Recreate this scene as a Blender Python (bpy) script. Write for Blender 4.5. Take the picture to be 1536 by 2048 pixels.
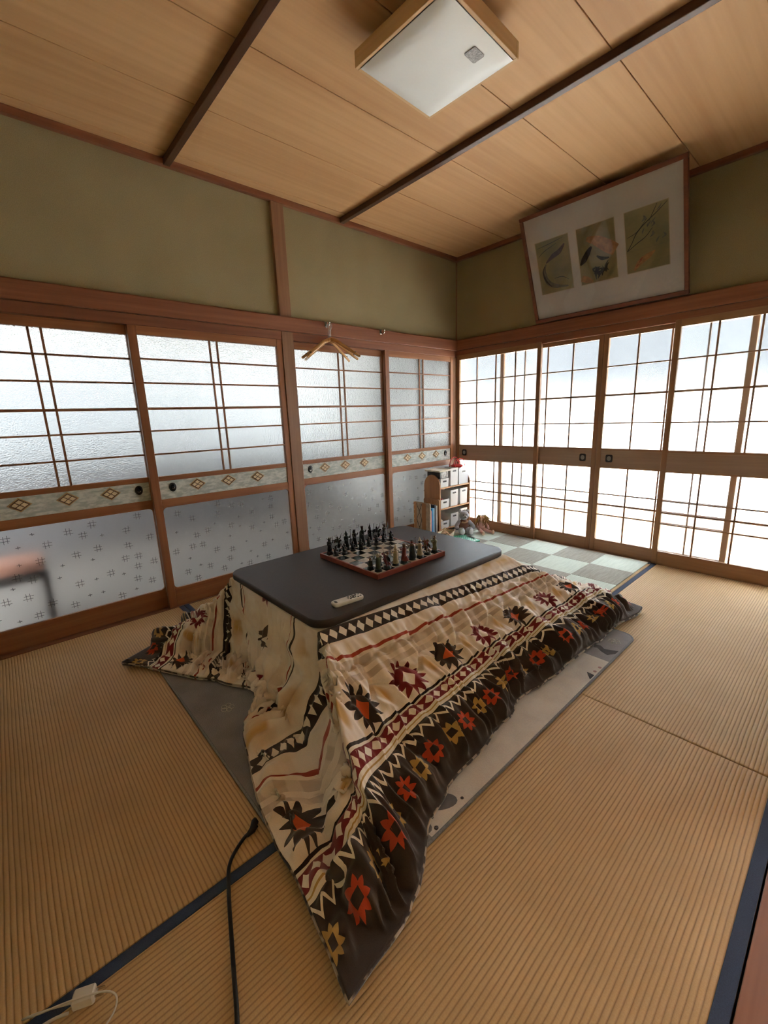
import bpy, bmesh, math, random
import numpy as np
from mathutils import Vector, Matrix
PI = math.pi
rnd = random.Random(7)
scn = bpy.context.scene
for o in list(bpy.data.objects): bpy.data.objects.remove(o)
COL = scn.collection

# ------------------------------------------------------------------ camera
cam_d = bpy.data.cameras.new('camera'); cam = bpy.data.objects.new('camera', cam_d); COL.objects.link(cam)
_r = Vector((0.6676643278, 0.7436422344, -0.0349366943))
_d = Vector((0.1389836690, -0.1706125918, -0.9754869980))
_f = Vector((-0.7313739708, 0.6464422409, -0.2172660676))
_m = Matrix((( _r.x, -_d.x, -_f.x), (_r.y, -_d.y, -_f.y), (_r.z, -_d.z, -_f.z))).to_4x4()
_m.translation = (2.86313, -3.57136, 1.15498)
cam.matrix_world = _m
cam_d.sensor_fit = 'HORIZONTAL'; cam_d.sensor_width = 36.0; cam_d.lens = 854.0354 * 36 / 1536
cam_d.clip_start = 0.02
scn.camera = cam

# ------------------------------------------------------------------ light
world = bpy.data.worlds.new('sky'); scn.world = world; world.use_nodes = True
wb = world.node_tree.nodes['Background']
wb.inputs[0].default_value = (0.87, 0.94, 1.0, 1); wb.inputs[1].default_value = 4.2
sun_d = bpy.data.lights.new('sun', 'SUN'); sun = bpy.data.objects.new('sun', sun_d); COL.objects.link(sun)
sun_d.energy = 12.0; sun_d.angle = math.radians(1.5); sun_d.color = (1.0, 0.96, 0.90)
sun.rotation_euler = Vector((0.15, -0.55, -1.0)).to_track_quat('-Z', 'Y').to_euler()
sun.location = (2, 6, 8)
vs = scn.view_settings
vs.view_transform = 'Standard'; vs.look = 'None'; vs.gamma = 1.0; vs.use_curve_mapping = False
vs.exposure = 2.65
cy = scn.cycles
cy.use_denoising = True; cy.filter_width = 1.1
cy.max_bounces = 14; cy.diffuse_bounces = 6; cy.glossy_bounces = 4; cy.transmission_bounces = 10; cy.transparent_max_bounces = 8
cy.sample_clamp_indirect = 12.0
cy.caustics_refractive = True; cy.caustics_reflective = True

# ------------------------------------------------------------------ materials
class X:
    """a float socket with arithmetic"""
    def __init__(s, m, k): s.m = m; s.k = k
    def _op(s, op, *a):
        n = s.m.nt.nodes.new('ShaderNodeMath'); n.operation = op
        for i, q in enumerate((s,) + a):
            if isinstance(q, X): s.m.nt.links.new(q.k, n.inputs[i])
            else: n.inputs[i].default_value = q
        return X(s.m, n.outputs[0])
    def __add__(s, o): return s._op('ADD', o)
    __radd__ = __add__
    def __sub__(s, o): return s._op('SUBTRACT', o)
    def __mul__(s, o): return s._op('MULTIPLY', o)
    __rmul__ = __mul__
    def __truediv__(s, o): return s._op('DIVIDE', o)
    def __rsub__(s, o): return (s * -1.0) + o
    def abs(s): return s._op('ABSOLUTE')
    def floor(s): return s._op('FLOOR')
    def frac(s): return s._op('FRACT')
    def sin(s): return s._op('SINE')
    def sqrt(s): return s._op('SQRT')
    def pow(s, e): return s._op('POWER', e)
    def lt(s, o): return s._op('LESS_THAN', o)
    def gt(s, o): return s._op('GREATER_THAN', o)
    def min(s, o): return s._op('MINIMUM', o)
    def max(s, o): return s._op('MAXIMUM', o)
    def atan2(s, o): return s._op('ARCTAN2', o)
    def tri(s): return ((s.frac() - 0.5).abs() * 2.0)          # 0..1 triangle wave
    def band(s, a, b): return s.gt(a) * s.lt(b)
    def smooth(s, a, b):
        n = s.m.nt.nodes.new('ShaderNodeMapRange'); n.interpolation_type = 'SMOOTHSTEP'
        s.m.nt.links.new(s.k, n.inputs['Value'])
        n.inputs['From Min'].default_value = a; n.inputs['From Max'].default_value = b
        return X(s.m, n.outputs[0])

class Mat:
    def __init__(s, name, color=(.5, .5, .5), rough=.6, metal=0., spec=.5, trans=0., ior=1.45, sheen=0., coat=0.):
        s.mat = bpy.data.materials.new(name); s.mat.use_nodes = True; s.nt = s.mat.node_tree
        s.b = s.nt.nodes['Principled BSDF']; s._tc = None
        i = s.b.inputs
        i['Base Color'].default_value = (*color, 1); i['Roughness'].default_value = rough; i['Metallic'].default_value = metal
        i['Specular IOR Level'].default_value = spec; i['Transmission Weight'].default_value = trans; i['IOR'].default_value = ior
        i['Sheen Weight'].default_value = sheen; i['Coat Weight'].default_value = coat
    def _coord(s, which):
        if s._tc is None: s._tc = s.nt.nodes.new('ShaderNodeTexCoord')
        return s._tc.outputs[which]
    def xyz(s, which='Object'):
        n = s.nt.nodes.new('ShaderNodeSeparateXYZ'); s.nt.links.new(s._coord(which), n.inputs[0])
        return [X(s, n.outputs[i]) for i in range(3)]
    def vec(s, x, y, z):
        n = s.nt.nodes.new('ShaderNodeCombineXYZ')
        for i, q in enumerate((x, y, z)):
            if isinstance(q, X): s.nt.links.new(q.k, n.inputs[i])
            else: n.inputs[i].default_value = q
        return n.outputs[0]
    def noise(s, scale, stretch=(1, 1, 1), detail=3, which='Object', rough=.55, dist=0.):
        mp = s.nt.nodes.new('ShaderNodeMapping'); s.nt.links.new(s._coord(which), mp.inputs[0])
        mp.inputs['Scale'].default_value = stretch
        n = s.nt.nodes.new('ShaderNodeTexNoise'); s.nt.links.new(mp.outputs[0], n.inputs['Vector'])
        n.inputs['Scale'].default_value = scale; n.inputs['Detail'].default_value = detail
        n.inputs['Roughness'].default_value = rough; n.inputs['Distortion'].default_value = dist
        return X(s, n.outputs[0])
    def voronoi(s, scale, which='Object', rand=1.0):
        n = s.nt.nodes.new('ShaderNodeTexVoronoi'); s.nt.links.new(s._coord(which), n.inputs['Vector'])
        n.inputs['Scale'].default_value = scale; n.inputs['Randomness'].default_value = rand
        return X(s, n.outputs['Distance'])
    def mix(s, fac, a, b, blend='MIX'):
        n = s.nt.nodes.new('ShaderNodeMix'); n.data_type = 'RGBA'; n.blend_type = blend; n.clamp_factor = True
        for k, q in ((0, fac), (6, a), (7, b)):
            if isinstance(q, X): s.nt.links.new(q.k, n.inputs[k])
            elif isinstance(q, (tuple, list)): n.inputs[k].default_value = (*q, 1)
            elif isinstance(q, (int, float)): n.inputs[k].default_value = q
            else: s.nt.links.new(q, n.inputs[k])
        return n.outputs[2]
    def color(s, sock): s.nt.links.new(sock, s.b.inputs['Base Color']); return s
    def rough(s, x): s.nt.links.new(x.k, s.b.inputs['Roughness']); return s
    def bump(s, h, strength=.5, dist=.002):
        n = s.nt.nodes.new('ShaderNodeBump'); s.nt.links.new(h.k, n.inputs['Height'])
        n.inputs['Strength'].default_value = strength; n.inputs['Distance'].default_value = dist
        s.nt.links.new(n.outputs[0], s.b.inputs['Normal']); return s

MATS = {}
def wood(name, light, dark, axis=2, scale=7., rough=.45, spec=.4, bump=.15, fine=55.):
    m = Mat(name, light, rough, spec=spec)
    st = [1., 1., 1.]; st[axis] = .07
    n1 = m.noise(scale, st, 4, dist=.6); n2 = m.noise(fine, [1. if i != axis else .03 for i in range(3)], 2)
    f = (n1 * .75 + n2 * .4).smooth(.35, .8)
    m.color(m.mix(f, light, dark)); m.bump(n2, bump, .001)
    MATS[name] = m.mat; return m.mat
def plain(name, color, rough=.6, vary=.12, scale=20., **k):
    m = Mat(name, color, rough, **k)
    n = m.noise(scale, detail=3)
    m.color(m.mix(n.smooth(.3, .7), tuple(c * (1 - vary) for c in color), tuple(min(1, c * (1 + vary)) for c in color)))
    MATS[name] = m.mat; return m.mat

DOORC = ((.36, .152, .062), (.22, .080, .033))
for i, a in enumerate('xyz'):
    wood('door_wood_' + a, *DOORC, axis=i)
    wood('lintel_wood_' + a, (.30, .125, .065), (.18, .065, .034), axis=i, scale=4.)
    wood('pillar_wood_' + a, (.31, .17, .095), (.20, .10, .055), axis=i, scale=9.)
    wood('shoji_wood_' + a, (.36, .20, .10), (.25, .125, .06), axis=i)
wood('ceiling_wood', (.70, .44, .22), (.56, .32, .145), axis=1, scale=2.6, rough=.6, fine=30., bump=.05)
wood('beam_wood', (.11, .055, .032), (.075, .036, .022), axis=0, scale=6.)
wood('lamp_wood_x', (.72, .50, .27), (.60, .38, .18), axis=0, rough=.5)
wood('lamp_wood_y', (.72, .50, .27), (.60, .38, .18), axis=1, rough=.5)
wood('shelf_wood', (.50, .27, .13), (.36, .17, .075), axis=2, scale=10.)
wood('shelf_board_wood', (.62, .38, .21), (.50, .28, .14), axis=1, scale=10.)
wood('hanger_wood', (.62, .36, .15), (.50, .26, .09), axis=1, scale=12., rough=.35)
wood('picture_frame_wood', (.20, .07, .038), (.12, .04, .022), axis=0, scale=8., rough=.35)
wood('hall_wood', (.22, .19, .17), (.17, .15, .13), axis=1, scale=5.)
wood('hall_dimmer_wood', (.13, .12, .12), (.10, .09, .09), axis=1, scale=5.)  # kept dark so the lower door panes come out dimmer
wood('veranda_wood', (.60, .48, .34), (.50, .38, .26), axis=0, scale=5.)
wood('board_rim_wood', (.33, .085, .05), (.22, .05, .03), axis=1, scale=14., rough=.3)

m = Mat('plaster', (.26, .235, .135), .95, spec=.1)
n = m.noise(240., detail=3); n2 = m.noise(2.5, detail=2)
m.color(m.mix((n * .6 + n2 * .4).smooth(.3, .7), (.29, .25, .142), (.37, .322, .192))); m.bump(n, .35, .002); MATS['plaster'] = m.mat
plain('pale_wall', (.72, .72, .70), .9, .05, 5.)
plain('hall_wall', (.52, .52, .51), .9, .05, 4.)
plain('concrete', (.58, .57, .55), .9, .1, 3.)
plain('pane_dimming_dark', (.026, .0275, .029), .9, .1, 2.); plain('hall_dimming_grey', (.062, .064, .064), .9, .1, 2.)  # dark tones of the added outdoor walls, set to dim the panes
plain('soffit', (.34, .33, .33), .9, .06, 3.)
plain('gap_dark', (.02, .012, .008), .9, .1)

def tatami(name, along):
    m = Mat(name, (.5, .36, .18), .62, spec=.35)
    c = m.xyz(); w = c[1] if along == 0 else c[0]; l = c[0] if along == 0 else c[1]
    wob = m.noise(5., detail=3)
    s = ((w / .0118 + wob * .5).frac() - .5).abs() * 2.0           # 1 at groove
    ridge = 1.0 - s.pow(2.5)
    f1 = m.noise(60., (14., .5, 1.) if along == 0 else (.5, 14., 1.), 2)
    f2 = m.noise(3.5, detail=3); f3 = m.noise(420., detail=1)
    col = m.mix(f2.smooth(.3, .7), (.53, .335, .145), (.61, .40, .19))
    col = m.mix(f1.smooth(.35, .7) * .35, col, (.46, .30, .14))
    col = m.mix(f3.smooth(.3, .7) * .25, col, (.66, .50, .30))
    col = m.mix(s.smooth(.50, 1.0) * (.35 + f2 * .45), col, (.26, .145, .065))
    m.color(col); m.bump(ridge + f1 * .15, .55, .0030); MATS[name] = m.mat
tatami('tatami_x', 0); tatami('tatami_y', 1)
m = Mat('border_cloth', (.02, .028, .045), .85)
n = m.noise(400., detail=1); m.color(m.mix(n, (.014, .024, .050), (.042, .064, .125))); m.bump(n, .3, .001); MATS['border_cloth'] = m.mat

def glass(name, color, rough, bumpfn=None, strength=.4, dist=.001):
    m = Mat(name, color, rough, trans=1.0, ior=1.45)
    if bumpfn: m.bump(bumpfn(m), strength, dist)
    MATS[name] = m.mat
glass('window_glass', (.95, .975, .985), .19, lambda m: m.noise(90., detail=2), .25)
glass('hammered_glass', (.94, .965, .97), .26, lambda m: m.voronoi(150.), .6, .003)
glass('ground_glass', (.90, .93, .945), .30, lambda m: m.noise(160., detail=2), .3)
glass('etched_clear', (.80, .84, .86), .10)
m = Mat('picture_glass', (1, 1, 1), .02, trans=1.0, ior=1.45); MATS['picture_glass'] = m.mat

m = Mat('frieze_paper', (.52, .56, .55), .8)
n = m.noise(70., (1, .35, 1), 3); m.color(m.mix(n.smooth(.35, .65), (.40, .45, .44), (.66, .69, .66))); MATS['frieze_paper'] = m.mat
plain('emblem_gold', (.50, .34, .16), .45, .2, 90., metal=.3)
plain('emblem_dark', (.10, .05, .025), .5)
plain('emblem_petal', (.72, .58, .38), .5, .15, 120.)
plain('pull_black', (.012, .012, .013), .35)
plain('pull_dish', (.03, .03, .032), .2, metal=.6)
plain('chrome', (.65, .64, .62), .2, .05, metal=1.)
plain('steel_dark', (.25, .24, .22), .3, .1, metal=1.)
plain('table_laminate', (.040, .030, .026), .46, .12, 140., spec=.28)
plain('table_edge', (.030, .026, .025), .5, .1, 90.)
plain('kotatsu_leg', (.04, .03, .028), .5)
plain('remote_white', (.74, .72, .68), .45, .02)
plain('remote_grey', (.08, .08, .085), .5)
plain('cord_black', (.006, .006, .006), .5)
plain('charger_white', (.62, .58, .50), .45, .04)
plain('lamp_shade', (.80, .83, .83), .4, .02, 4.)
plain('lamp_metal', (.5, .5, .5), .5)
plain('sticker_grey', (.42, .43, .44), .6, .35, 160.)

# ------------------------------------------------------------------ mesh helpers
ORG = {}
I4 = Matrix.Identity(4)
def T(x, y, z): return Matrix.Translation((x, y, z))
def RX(a): return Matrix.Rotation(a, 4, 'X')
def RY(a): return Matrix.Rotation(a, 4, 'Y')
def RZ(a): return Matrix.Rotation(a, 4, 'Z')
def SC(x, y, z): return Matrix.Diagonal((x, y, z, 1))

class G:
    def __init__(s): s.v = []; s.f = []; s.sm = []
    def add(s, vs, fs, M=I4, smooth=False):
        b = len(s.v); flip = M.determinant() < 0
        s.v += [tuple(M @ Vector(p)) for p in vs]
        s.f += [tuple(b + i for i in (reversed(f) if flip else f)) for f in fs]; s.sm += [smooth] * len(fs); return s
    def box(s, x0, x1, y0, y1, z0, z1, M=I4, b=0.):
        if b <= 0:
            vs = [(x, y, z) for z in (z0, z1) for y in (y0, y1) for x in (x0, x1)]
            return s.add(vs, [(0, 2, 3, 1), (4, 5, 7, 6), (0, 1, 5, 4), (2, 6, 7, 3), (0, 4, 6, 2), (1, 3, 7, 5)], M)
        bm = bmesh.new(); bmesh.ops.create_cube(bm, size=1.0)
        for q in bm.verts: q.co = Vector((x0 + (q.co.x + .5) * (x1 - x0), y0 + (q.co.y + .5) * (y1 - y0), z0 + (q.co.z + .5) * (z1 - z0)))
        bmesh.ops.bevel(bm, geom=list(bm.edges), offset=b, segments=1, affect='EDGES')
        bm.verts.index_update()
        s.add([q.co[:] for q in bm.verts], [[q.index for q in f.verts] for f in bm.faces], M); bm.free(); return s
    def cbox(s, c, d, M=I4, b=0.):
        return s.box(c[0] - d[0] / 2, c[0] + d[0] / 2, c[1] - d[1] / 2, c[1] + d[1] / 2, c[2] - d[2] / 2, c[2] + d[2] / 2, M, b)
    def prism(s, poly, z0, z1, M=I4, smooth=False):
        n = len(poly)
        a = sum(poly[i][0] * poly[(i + 1) % n][1] - poly[(i + 1) % n][0] * poly[i][1] for i in range(n))
        if a < 0: poly = list(reversed(poly))
        vs = [(x, y, z0) for x, y in poly] + [(x, y, z1) for x, y in poly]
        fs = [tuple(reversed(range(n))), tuple(range(n, 2 * n))] + [(i, (i + 1) % n, n + (i + 1) % n, n + i) for i in range(n)]
        return s.add(vs, fs, M, smooth)
    def lathe(s, prof, n=14, M=I4, smooth=True):
        vs = []; fs = []
        for r, z in prof:
            for k in range(n): vs.append((r * math.cos(2 * PI * k / n), r * math.sin(2 * PI * k / n), z))
        for i in range(len(prof) - 1):
            for k in range(n):
                k2 = (k + 1) % n
                fs.append((i * n + k, i * n + k2, (i + 1) * n + k2, (i + 1) * n + k))
        fs.append(tuple(reversed(range(n)))); fs.append(tuple((len(prof) - 1) * n + k for k in range(n)))
        return s.add(vs, fs, M, smooth)
    def ell(s, c, r, M=I4, n=14, k=9):
        prof = [(max(1e-4, math.sin(PI * i / k)), -math.cos(PI * i / k)) for i in range(k + 1)]
        return s.lathe(prof, n, M @ T(*c) @ SC(*r))
    def tube(s, pts, r, n=8, M=I4, closed=False):
        P = [Vector(p) for p in pts]; L = len(P); R = r if isinstance(r, (list, tuple)) else [r] * L
        vs = []; fs = []; up = None
        for i, p in enumerate(P):
            if closed: t = P[(i + 1) % L] - P[i - 1]
            else: t = P[min(i + 1, L - 1)] - P[max(i - 1, 0)]
            t = t.normalized() if t.length > 1e-9 else Vector((0, 0, 1))
            if up is None: up = t.orthogonal().normalized()
            up = (up - t * up.dot(t)); up = up.normalized() if up.length > 1e-6 else t.orthogonal().normalized()
            bi = t.cross(up)
            for k in range(n):
                a = 2 * PI * k / n; vs.append(tuple(p + (up * math.cos(a) + bi * math.sin(a)) * R[i]))
        for i in range(L if closed else L - 1):
            j = (i + 1) % L
            for k in range(n): fs.append((i * n + k, i * n + (k + 1) % n, j * n + (k + 1) % n, j * n + k))
        if not closed: fs.append(tuple(reversed(range(n)))); fs.append(tuple((L - 1) * n + k for k in range(n)))
        return s.add(vs, fs, M, True)
    def mesh(s, name, off=(0, 0, 0)):
        me = bpy.data.meshes.new(name)
        me.from_pydata([(a - off[0], b - off[1], c - off[2]) for a, b, c in s.v], [], s.f)
        me.polygons.foreach_set('use_smooth', s.sm); me.update(); return me
    def build(s, name, mat, parent=None, bevel=0.):
        off = ORG.get(parent.name, (0, 0, 0)) if parent else (0, 0, 0)
        o = bpy.data.objects.new(name, s.mesh(name, off)); COL.objects.link(o)
        o.data.materials.append(MATS[mat] if isinstance(mat, str) else mat)
        if parent: o.parent = parent
        ORG[o.name] = off
        if bevel:
            bv = o.modifiers.new('bevel', 'BEVEL'); bv.width = bevel; bv.segments = 2; bv.limit_method = 'ANGLE'
        return o
    def own(s, name, mat, bevel=0.):
        """a top-level thing that is a single mesh, origin at its base centre"""
        a = np.array(s.v); off = ((a[:, 0].min() + a[:, 0].max()) / 2, (a[:, 1].min() + a[:, 1].max()) / 2, a[:, 2].min())
        o = bpy.data.objects.new(name, s.mesh(name, off)); COL.objects.link(o); o.location = off
        o.data.materials.append(MATS[mat] if isinstance(mat, str) else mat)
        ORG[o.name] = tuple(float(q) for q in off)
        if bevel:
            bv = o.modifiers.new('bevel', 'BEVEL'); bv.width = bevel; bv.segments = 2; bv.limit_method = 'ANGLE'
        return o

def tag(o, label, cat=None, group=None, kind=None):
    o['label'] = label
    if cat: o['category'] = cat
    if group: o['group'] = group
    if kind: o['kind'] = kind
    return o
def thing(name, loc, label, cat, group=None, kind=None):
    o = bpy.data.objects.new(name, None); COL.objects.link(o); o.location = loc; o.empty_display_size = .05
    ORG[o.name] = tuple(loc); return tag(o, label, cat, group, kind)
def rrect(x0, x1, y0, y1, r, n=6):
    p = []
    for cx, cy, a in ((x1 - r, y1 - r, 0), (x0 + r, y1 - r, 90), (x0 + r, y0 + r, 180), (x1 - r, y0 + r, 270)):
        p += [(cx + r * math.cos(math.radians(a + 90 * k / n)), cy + r * math.sin(math.radians(a + 90 * k / n))) for k in range(n + 1)]
    return p
def clone(o, parent=None, loc=None, rz=None):
    c = o.copy(); COL.objects.link(c)
    if parent: c.parent = parent
    if loc is not None: c.location = loc
    if rz is not None: c.rotation_euler = (0, 0, rz)
    for ch in list(o.children): clone(ch, c)
    return c

# ================================================================== THE SETTING
W, D, ZC = 2.855, 3.86, 2.605          # room width (x), depth (y, towards -y), ceiling boards
# ---- floor: subfloor and tatami mats
fl = thing('floor', (1.4, -1.9, -.06), 'straw tatami floor with dark cloth borders', 'floor', kind='structure')
G().box(-.05, 5.9, -4.0, 0.03, -.12, -.062).build('subfloor', 'hall_wood', fl)
def mat_piece(x0, x1, y0, y1, along):
    g = .0022
    o = G().box(x0 + g, x1 - g, y0 + g, y1 - g, -.055, 0).build('tatami_mat', 'tatami_x' if along == 0 else 'tatami_y', fl, bevel=.004)
    w = .031
    if along == 0: strips = [(x0 + g, x1 - g, y0 + g, y0 + w), (x0 + g, x1 - g, y1 - w, y1 - g)]
    else: strips = [(x0 + g, x0 + w, y0 + g, y1 - g), (x1 - w, x1 - g, y0 + g, y1 - g)]
    for s_ in strips: G().box(*s_, -.004, .0022).build('cloth_border', 'border_cloth', o, bevel=.001)
XB = 1.905
mat_piece(.035, XB, -.965, -.03, 0)
mat_piece(.035, XB, -1.90, -.965, 0)
mat_piece(.035, XB, -2.845, -1.90, 0)
mat_piece(.035, XB, -3.80, -2.845, 0)
mat_piece(XB, 2.845, -1.935, -.03, 1)
mat_piece(XB, 2.845, -3.80, -1.935, 1)
mat_piece(2.945, 3.89, -1.935, -.03, 1)
mat_piece(2.945, 3.89, -3.84, -1.935, 1)
mat_piece(3.89, 4.83, -1.935, -.03, 1)
mat_piece(3.89, 4.83, -3.84, -1.935, 1)
mat_piece(4.83, 5.77, -3.84, -.03, 1)
tag(G().box(2.847, 2.943, -3.86, -.03, -.055, .002).own('trim_1', 'lintel_wood_y', .002), 'grooved brown wooden threshold between the two rooms', 'threshold', kind='structure')
tag(G().box(-.06, .034, -3.84, -.0, -.055, .0).own('trim_2', 'lintel_wood_y', .002), 'brown wooden door sill under the frosted sliding doors', 'sill', kind='structure')
tag(G().box(.0, 5.77, -.029, .07, -.055, .0).own('trim_3', 'shoji_wood_x', .002), 'brown wooden sill under the bright shoji windows', 'sill', kind='structure')

# ---- walls
tag(G().box(-.05, 0, -3.86, 0, 1.72, 2.66).own('wall_left', 'plaster'), 'olive sand-plaster wall above the frosted sliding doors', 'wall', kind='structure')
tag(G().box(-.05, 5.8, 0, .05, 1.72, 2.66).own('wall_window', 'plaster'), 'olive sand-plaster wall above the bright shoji windows', 'wall', kind='structure')
tag(G().box(2.86, 2.93, -3.86, 0, 1.78, 2.66).own('wall_right', 'plaster'), 'olive plaster wall above the opening to the next room', 'wall', kind='structure')
tag(G().box(-.05, 5.8, -3.93, -3.86, -.1, 2.66).own('wall_near', 'plaster'), 'olive plaster wall closing the near end of the rooms', 'wall', kind='structure')
tag(G().box(5.78, 5.85, -3.93, .05, -.1, 2.66).own('wall_far_right', 'plaster'), 'olive plaster wall at the far side of the next room', 'wall', kind='structure')
# ---- ceiling boards and battens
ce = thing('ceiling', (1.4, -1.9, ZC), 'warm honey-coloured board ceiling with dark battens', 'ceiling', kind='structure')
G().box(-.05, 5.85, -3.93, .05, ZC + .012, ZC + .07).build('ceiling_backing', 'gap_dark', ce)
xs = [0, .098] + [.555 + .46 * k for k in range(12)]
for a, b in zip(xs[:-1], xs[1:]):
    G().box(a + .0022, b - .0022, -3.86, 0, ZC, ZC + .012).build('ceiling_board', 'ceiling_wood', ce, bevel=.0018)
for y in (-1.385, -2.60, -3.80):
    G().box(0.03, 2.86, y - .018, y + .018, ZC - .036, ZC - .0005).build('batten', 'beam_wood', ce, bevel=.003)
# cornice mouldings round the ceiling
for nm, b, mt, lab in (('trim_4', (0, .034, -3.86, -.0, 2.570, ZC), 'lintel_wood_y', 'brown cornice moulding between ceiling and wall over the frosted doors'),
                   ('trim_5', (.034, 2.86, -.034, 0, 2.570, ZC), 'lintel_wood_x', 'brown cornice moulding behind the top of the carp picture')):
    tag(G().box(*b).own(nm, mt, .004), lab, 'moulding', kind='structure')
# lintels (long rail with chamfered lower edge) on both visible walls
def lintel(n, axis, a0, a1, lab):
    prof = [(0, 1.765), (.052, 1.765), (.052, 1.855), (.046, 1.862), (0, 1.862)]
    prof2 = [(-.045, 1.708), (.030, 1.708), (.030, 1.765), (-.045, 1.765)]
    r = thing('trim_%d' % n, (0, 0, 1.70), lab, 'lintel', kind='structure')
    M = Matrix(((1, 0, 0, 0), (0, 0, 1, 0), (0, 1, 0, 0), (0, 0, 0, 1)))    # (p,q,l)->(x=p,y=l,z=q)
    if axis == 'x': M = Matrix(((0, 0, 1, 0), (-1, 0, 0, 0), (0, 1, 0, 0), (0, 0, 0, 1)))
    G().prism(prof, a0, a1, M).build('face_rail', 'lintel_wood_' + axis, r, bevel=.003)
    G().prism(prof2, a0, a1, M).build('door_head', 'lintel_wood_' + axis, r, bevel=.002)
lintel(6, 'y', -3.86, -.052, 'long red-brown lintel rail over the frosted doors, carrying the hangers')
lintel(7, 'x', .0, 2.90, 'long dark red-brown lintel rail over the shoji windows')
# pillars
def pillar(n, x0, x1, y0, y1, z0, z1, lab):
    tag(G().box(x0, x1, y0, y1, z0, z1).own('trim_%d' % n, 'pillar_wood_z', .004), lab, 'pillar', kind='structure')
pillar(8, -.05, .033, -1.965, -1.872, 0, 1.764, 'square brown wooden pillar between the two pairs of frosted doors')
pillar(9, -.0, .030, -1.965, -1.872, 1.863, 2.570, 'short upper length of the brown pillar set in the olive wall')
pillar(10, -.05, .028, -.080, -.002, 0, 1.707, 'brown corner pillar beside the toy shelf')
pillar(11, 2.80, 2.90, -.095, .03, .003, 1.707, 'brown corner pillar at the end of the shoji windows')
pillar(12, 2.847, 2.94, -1.98, -1.885, .003, 1.78, 'brown pillar at the edge of the opening to the next room')
pillar(15, -.05, .028, -3.86, -3.802, 0, 1.707, 'brown corner pillar at the end of the frosted doors far from the windows')
pillar(13, -.0, .012, -.012, -.0, 1.863, 2.570, 'thin dark corner strip where the olive walls meet')
# plain sliding doors closing the rest of the right hand wall
for k, (a, b, xo) in enumerate(((-.98, -.10, 2.87), (-1.88, -.94, 2.905))):
    r = thing('door_%d' % (5 + k), (xo, (a + b) / 2, .003), ('plain paper sliding door next to the shoji windows', 'plain paper sliding door against the pillar of the opening')[k], 'sliding door', kind='structure')
    G().box(xo + .004, xo + .022, a + .03, b - .03, .05, 1.75).build('panel', 'pale_wall', r)
    for y0, y1, z0, z1 in ((a, a + .03, .003, 1.775), (b - .03, b, .003, 1.775)): G().box(xo, xo + .028, y0, y1, z0, z1).build('stile', 'door_wood_z', r)
    for z0, z1 in ((.003, .05), (1.745, 1.775)): G().box(xo, xo + .028, a + .03, b - .03, z0, z1).build('rail', 'door_wood_y', r)

# ---- frosted sliding doors in the left wall
def emblem(y, xf, parent):
    c = .775; w, h = .052, .038
    M = T(xf, y, c) @ Matrix(((0, 0, 1, 0), (1, 0, 0, 0), (0, 1, 0, 0), (0, 0, 0, 1)))
    def dia(w, h, k=.22):
        return [(w * (1 - k), -h * k), (w, 0), (w * (1 - k), h * k), (w * k, h * (1 - k)), (0, h), (-w * k, h * (1 - k)), (-w * (1 - k), h * k), (-w, 0), (-w * (1 - k), -h * k), (-w * k, -h * (1 - k)), (0, -h), (w * k, -h * (1 - k))]
    e = G().prism(dia(w, h), -.001, .003, M).build('diamond_emblem', 'emblem_gold', parent, bevel=.001)
    G().prism(dia(w * .86, h * .86), .0028, .0042, M).build('emblem_field', 'emblem_dark', e)
    for sx, sy in ((1, 0), (-1, 0), (0, 1), (0, -1)):
        G().prism([(x + sx * w * .37, yy + sy * h * .37) for x, yy in dia(w * .31, h * .31, .3)], .004, .0062, M).build('petal', 'emblem_petal', e, bevel=.001)
def oval_pull(M, parent, a=.021, b=.028):
    ring = [(a * math.cos(t), b * math.sin(t)) for t in np.linspace(0, 2 * PI, 25)[:-1]]
    p = G().prism(ring, -.001, .004, M, True).build('finger_pull', 'pull_black', parent, bevel=.0015)
    G().prism([(x * .62, y * .62) for x, y in ring], .0038, .0046, M, True).build('pull_dish', 'pull_dish', p)
    G().tube([(a * .42 * math.cos(t), -b * .12 + b * .26 * math.sin(t), .0052) for t in np.linspace(PI, 2 * PI, 8)], .0022, 6, M).build('pull_crescent', 'chrome', p)
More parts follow.
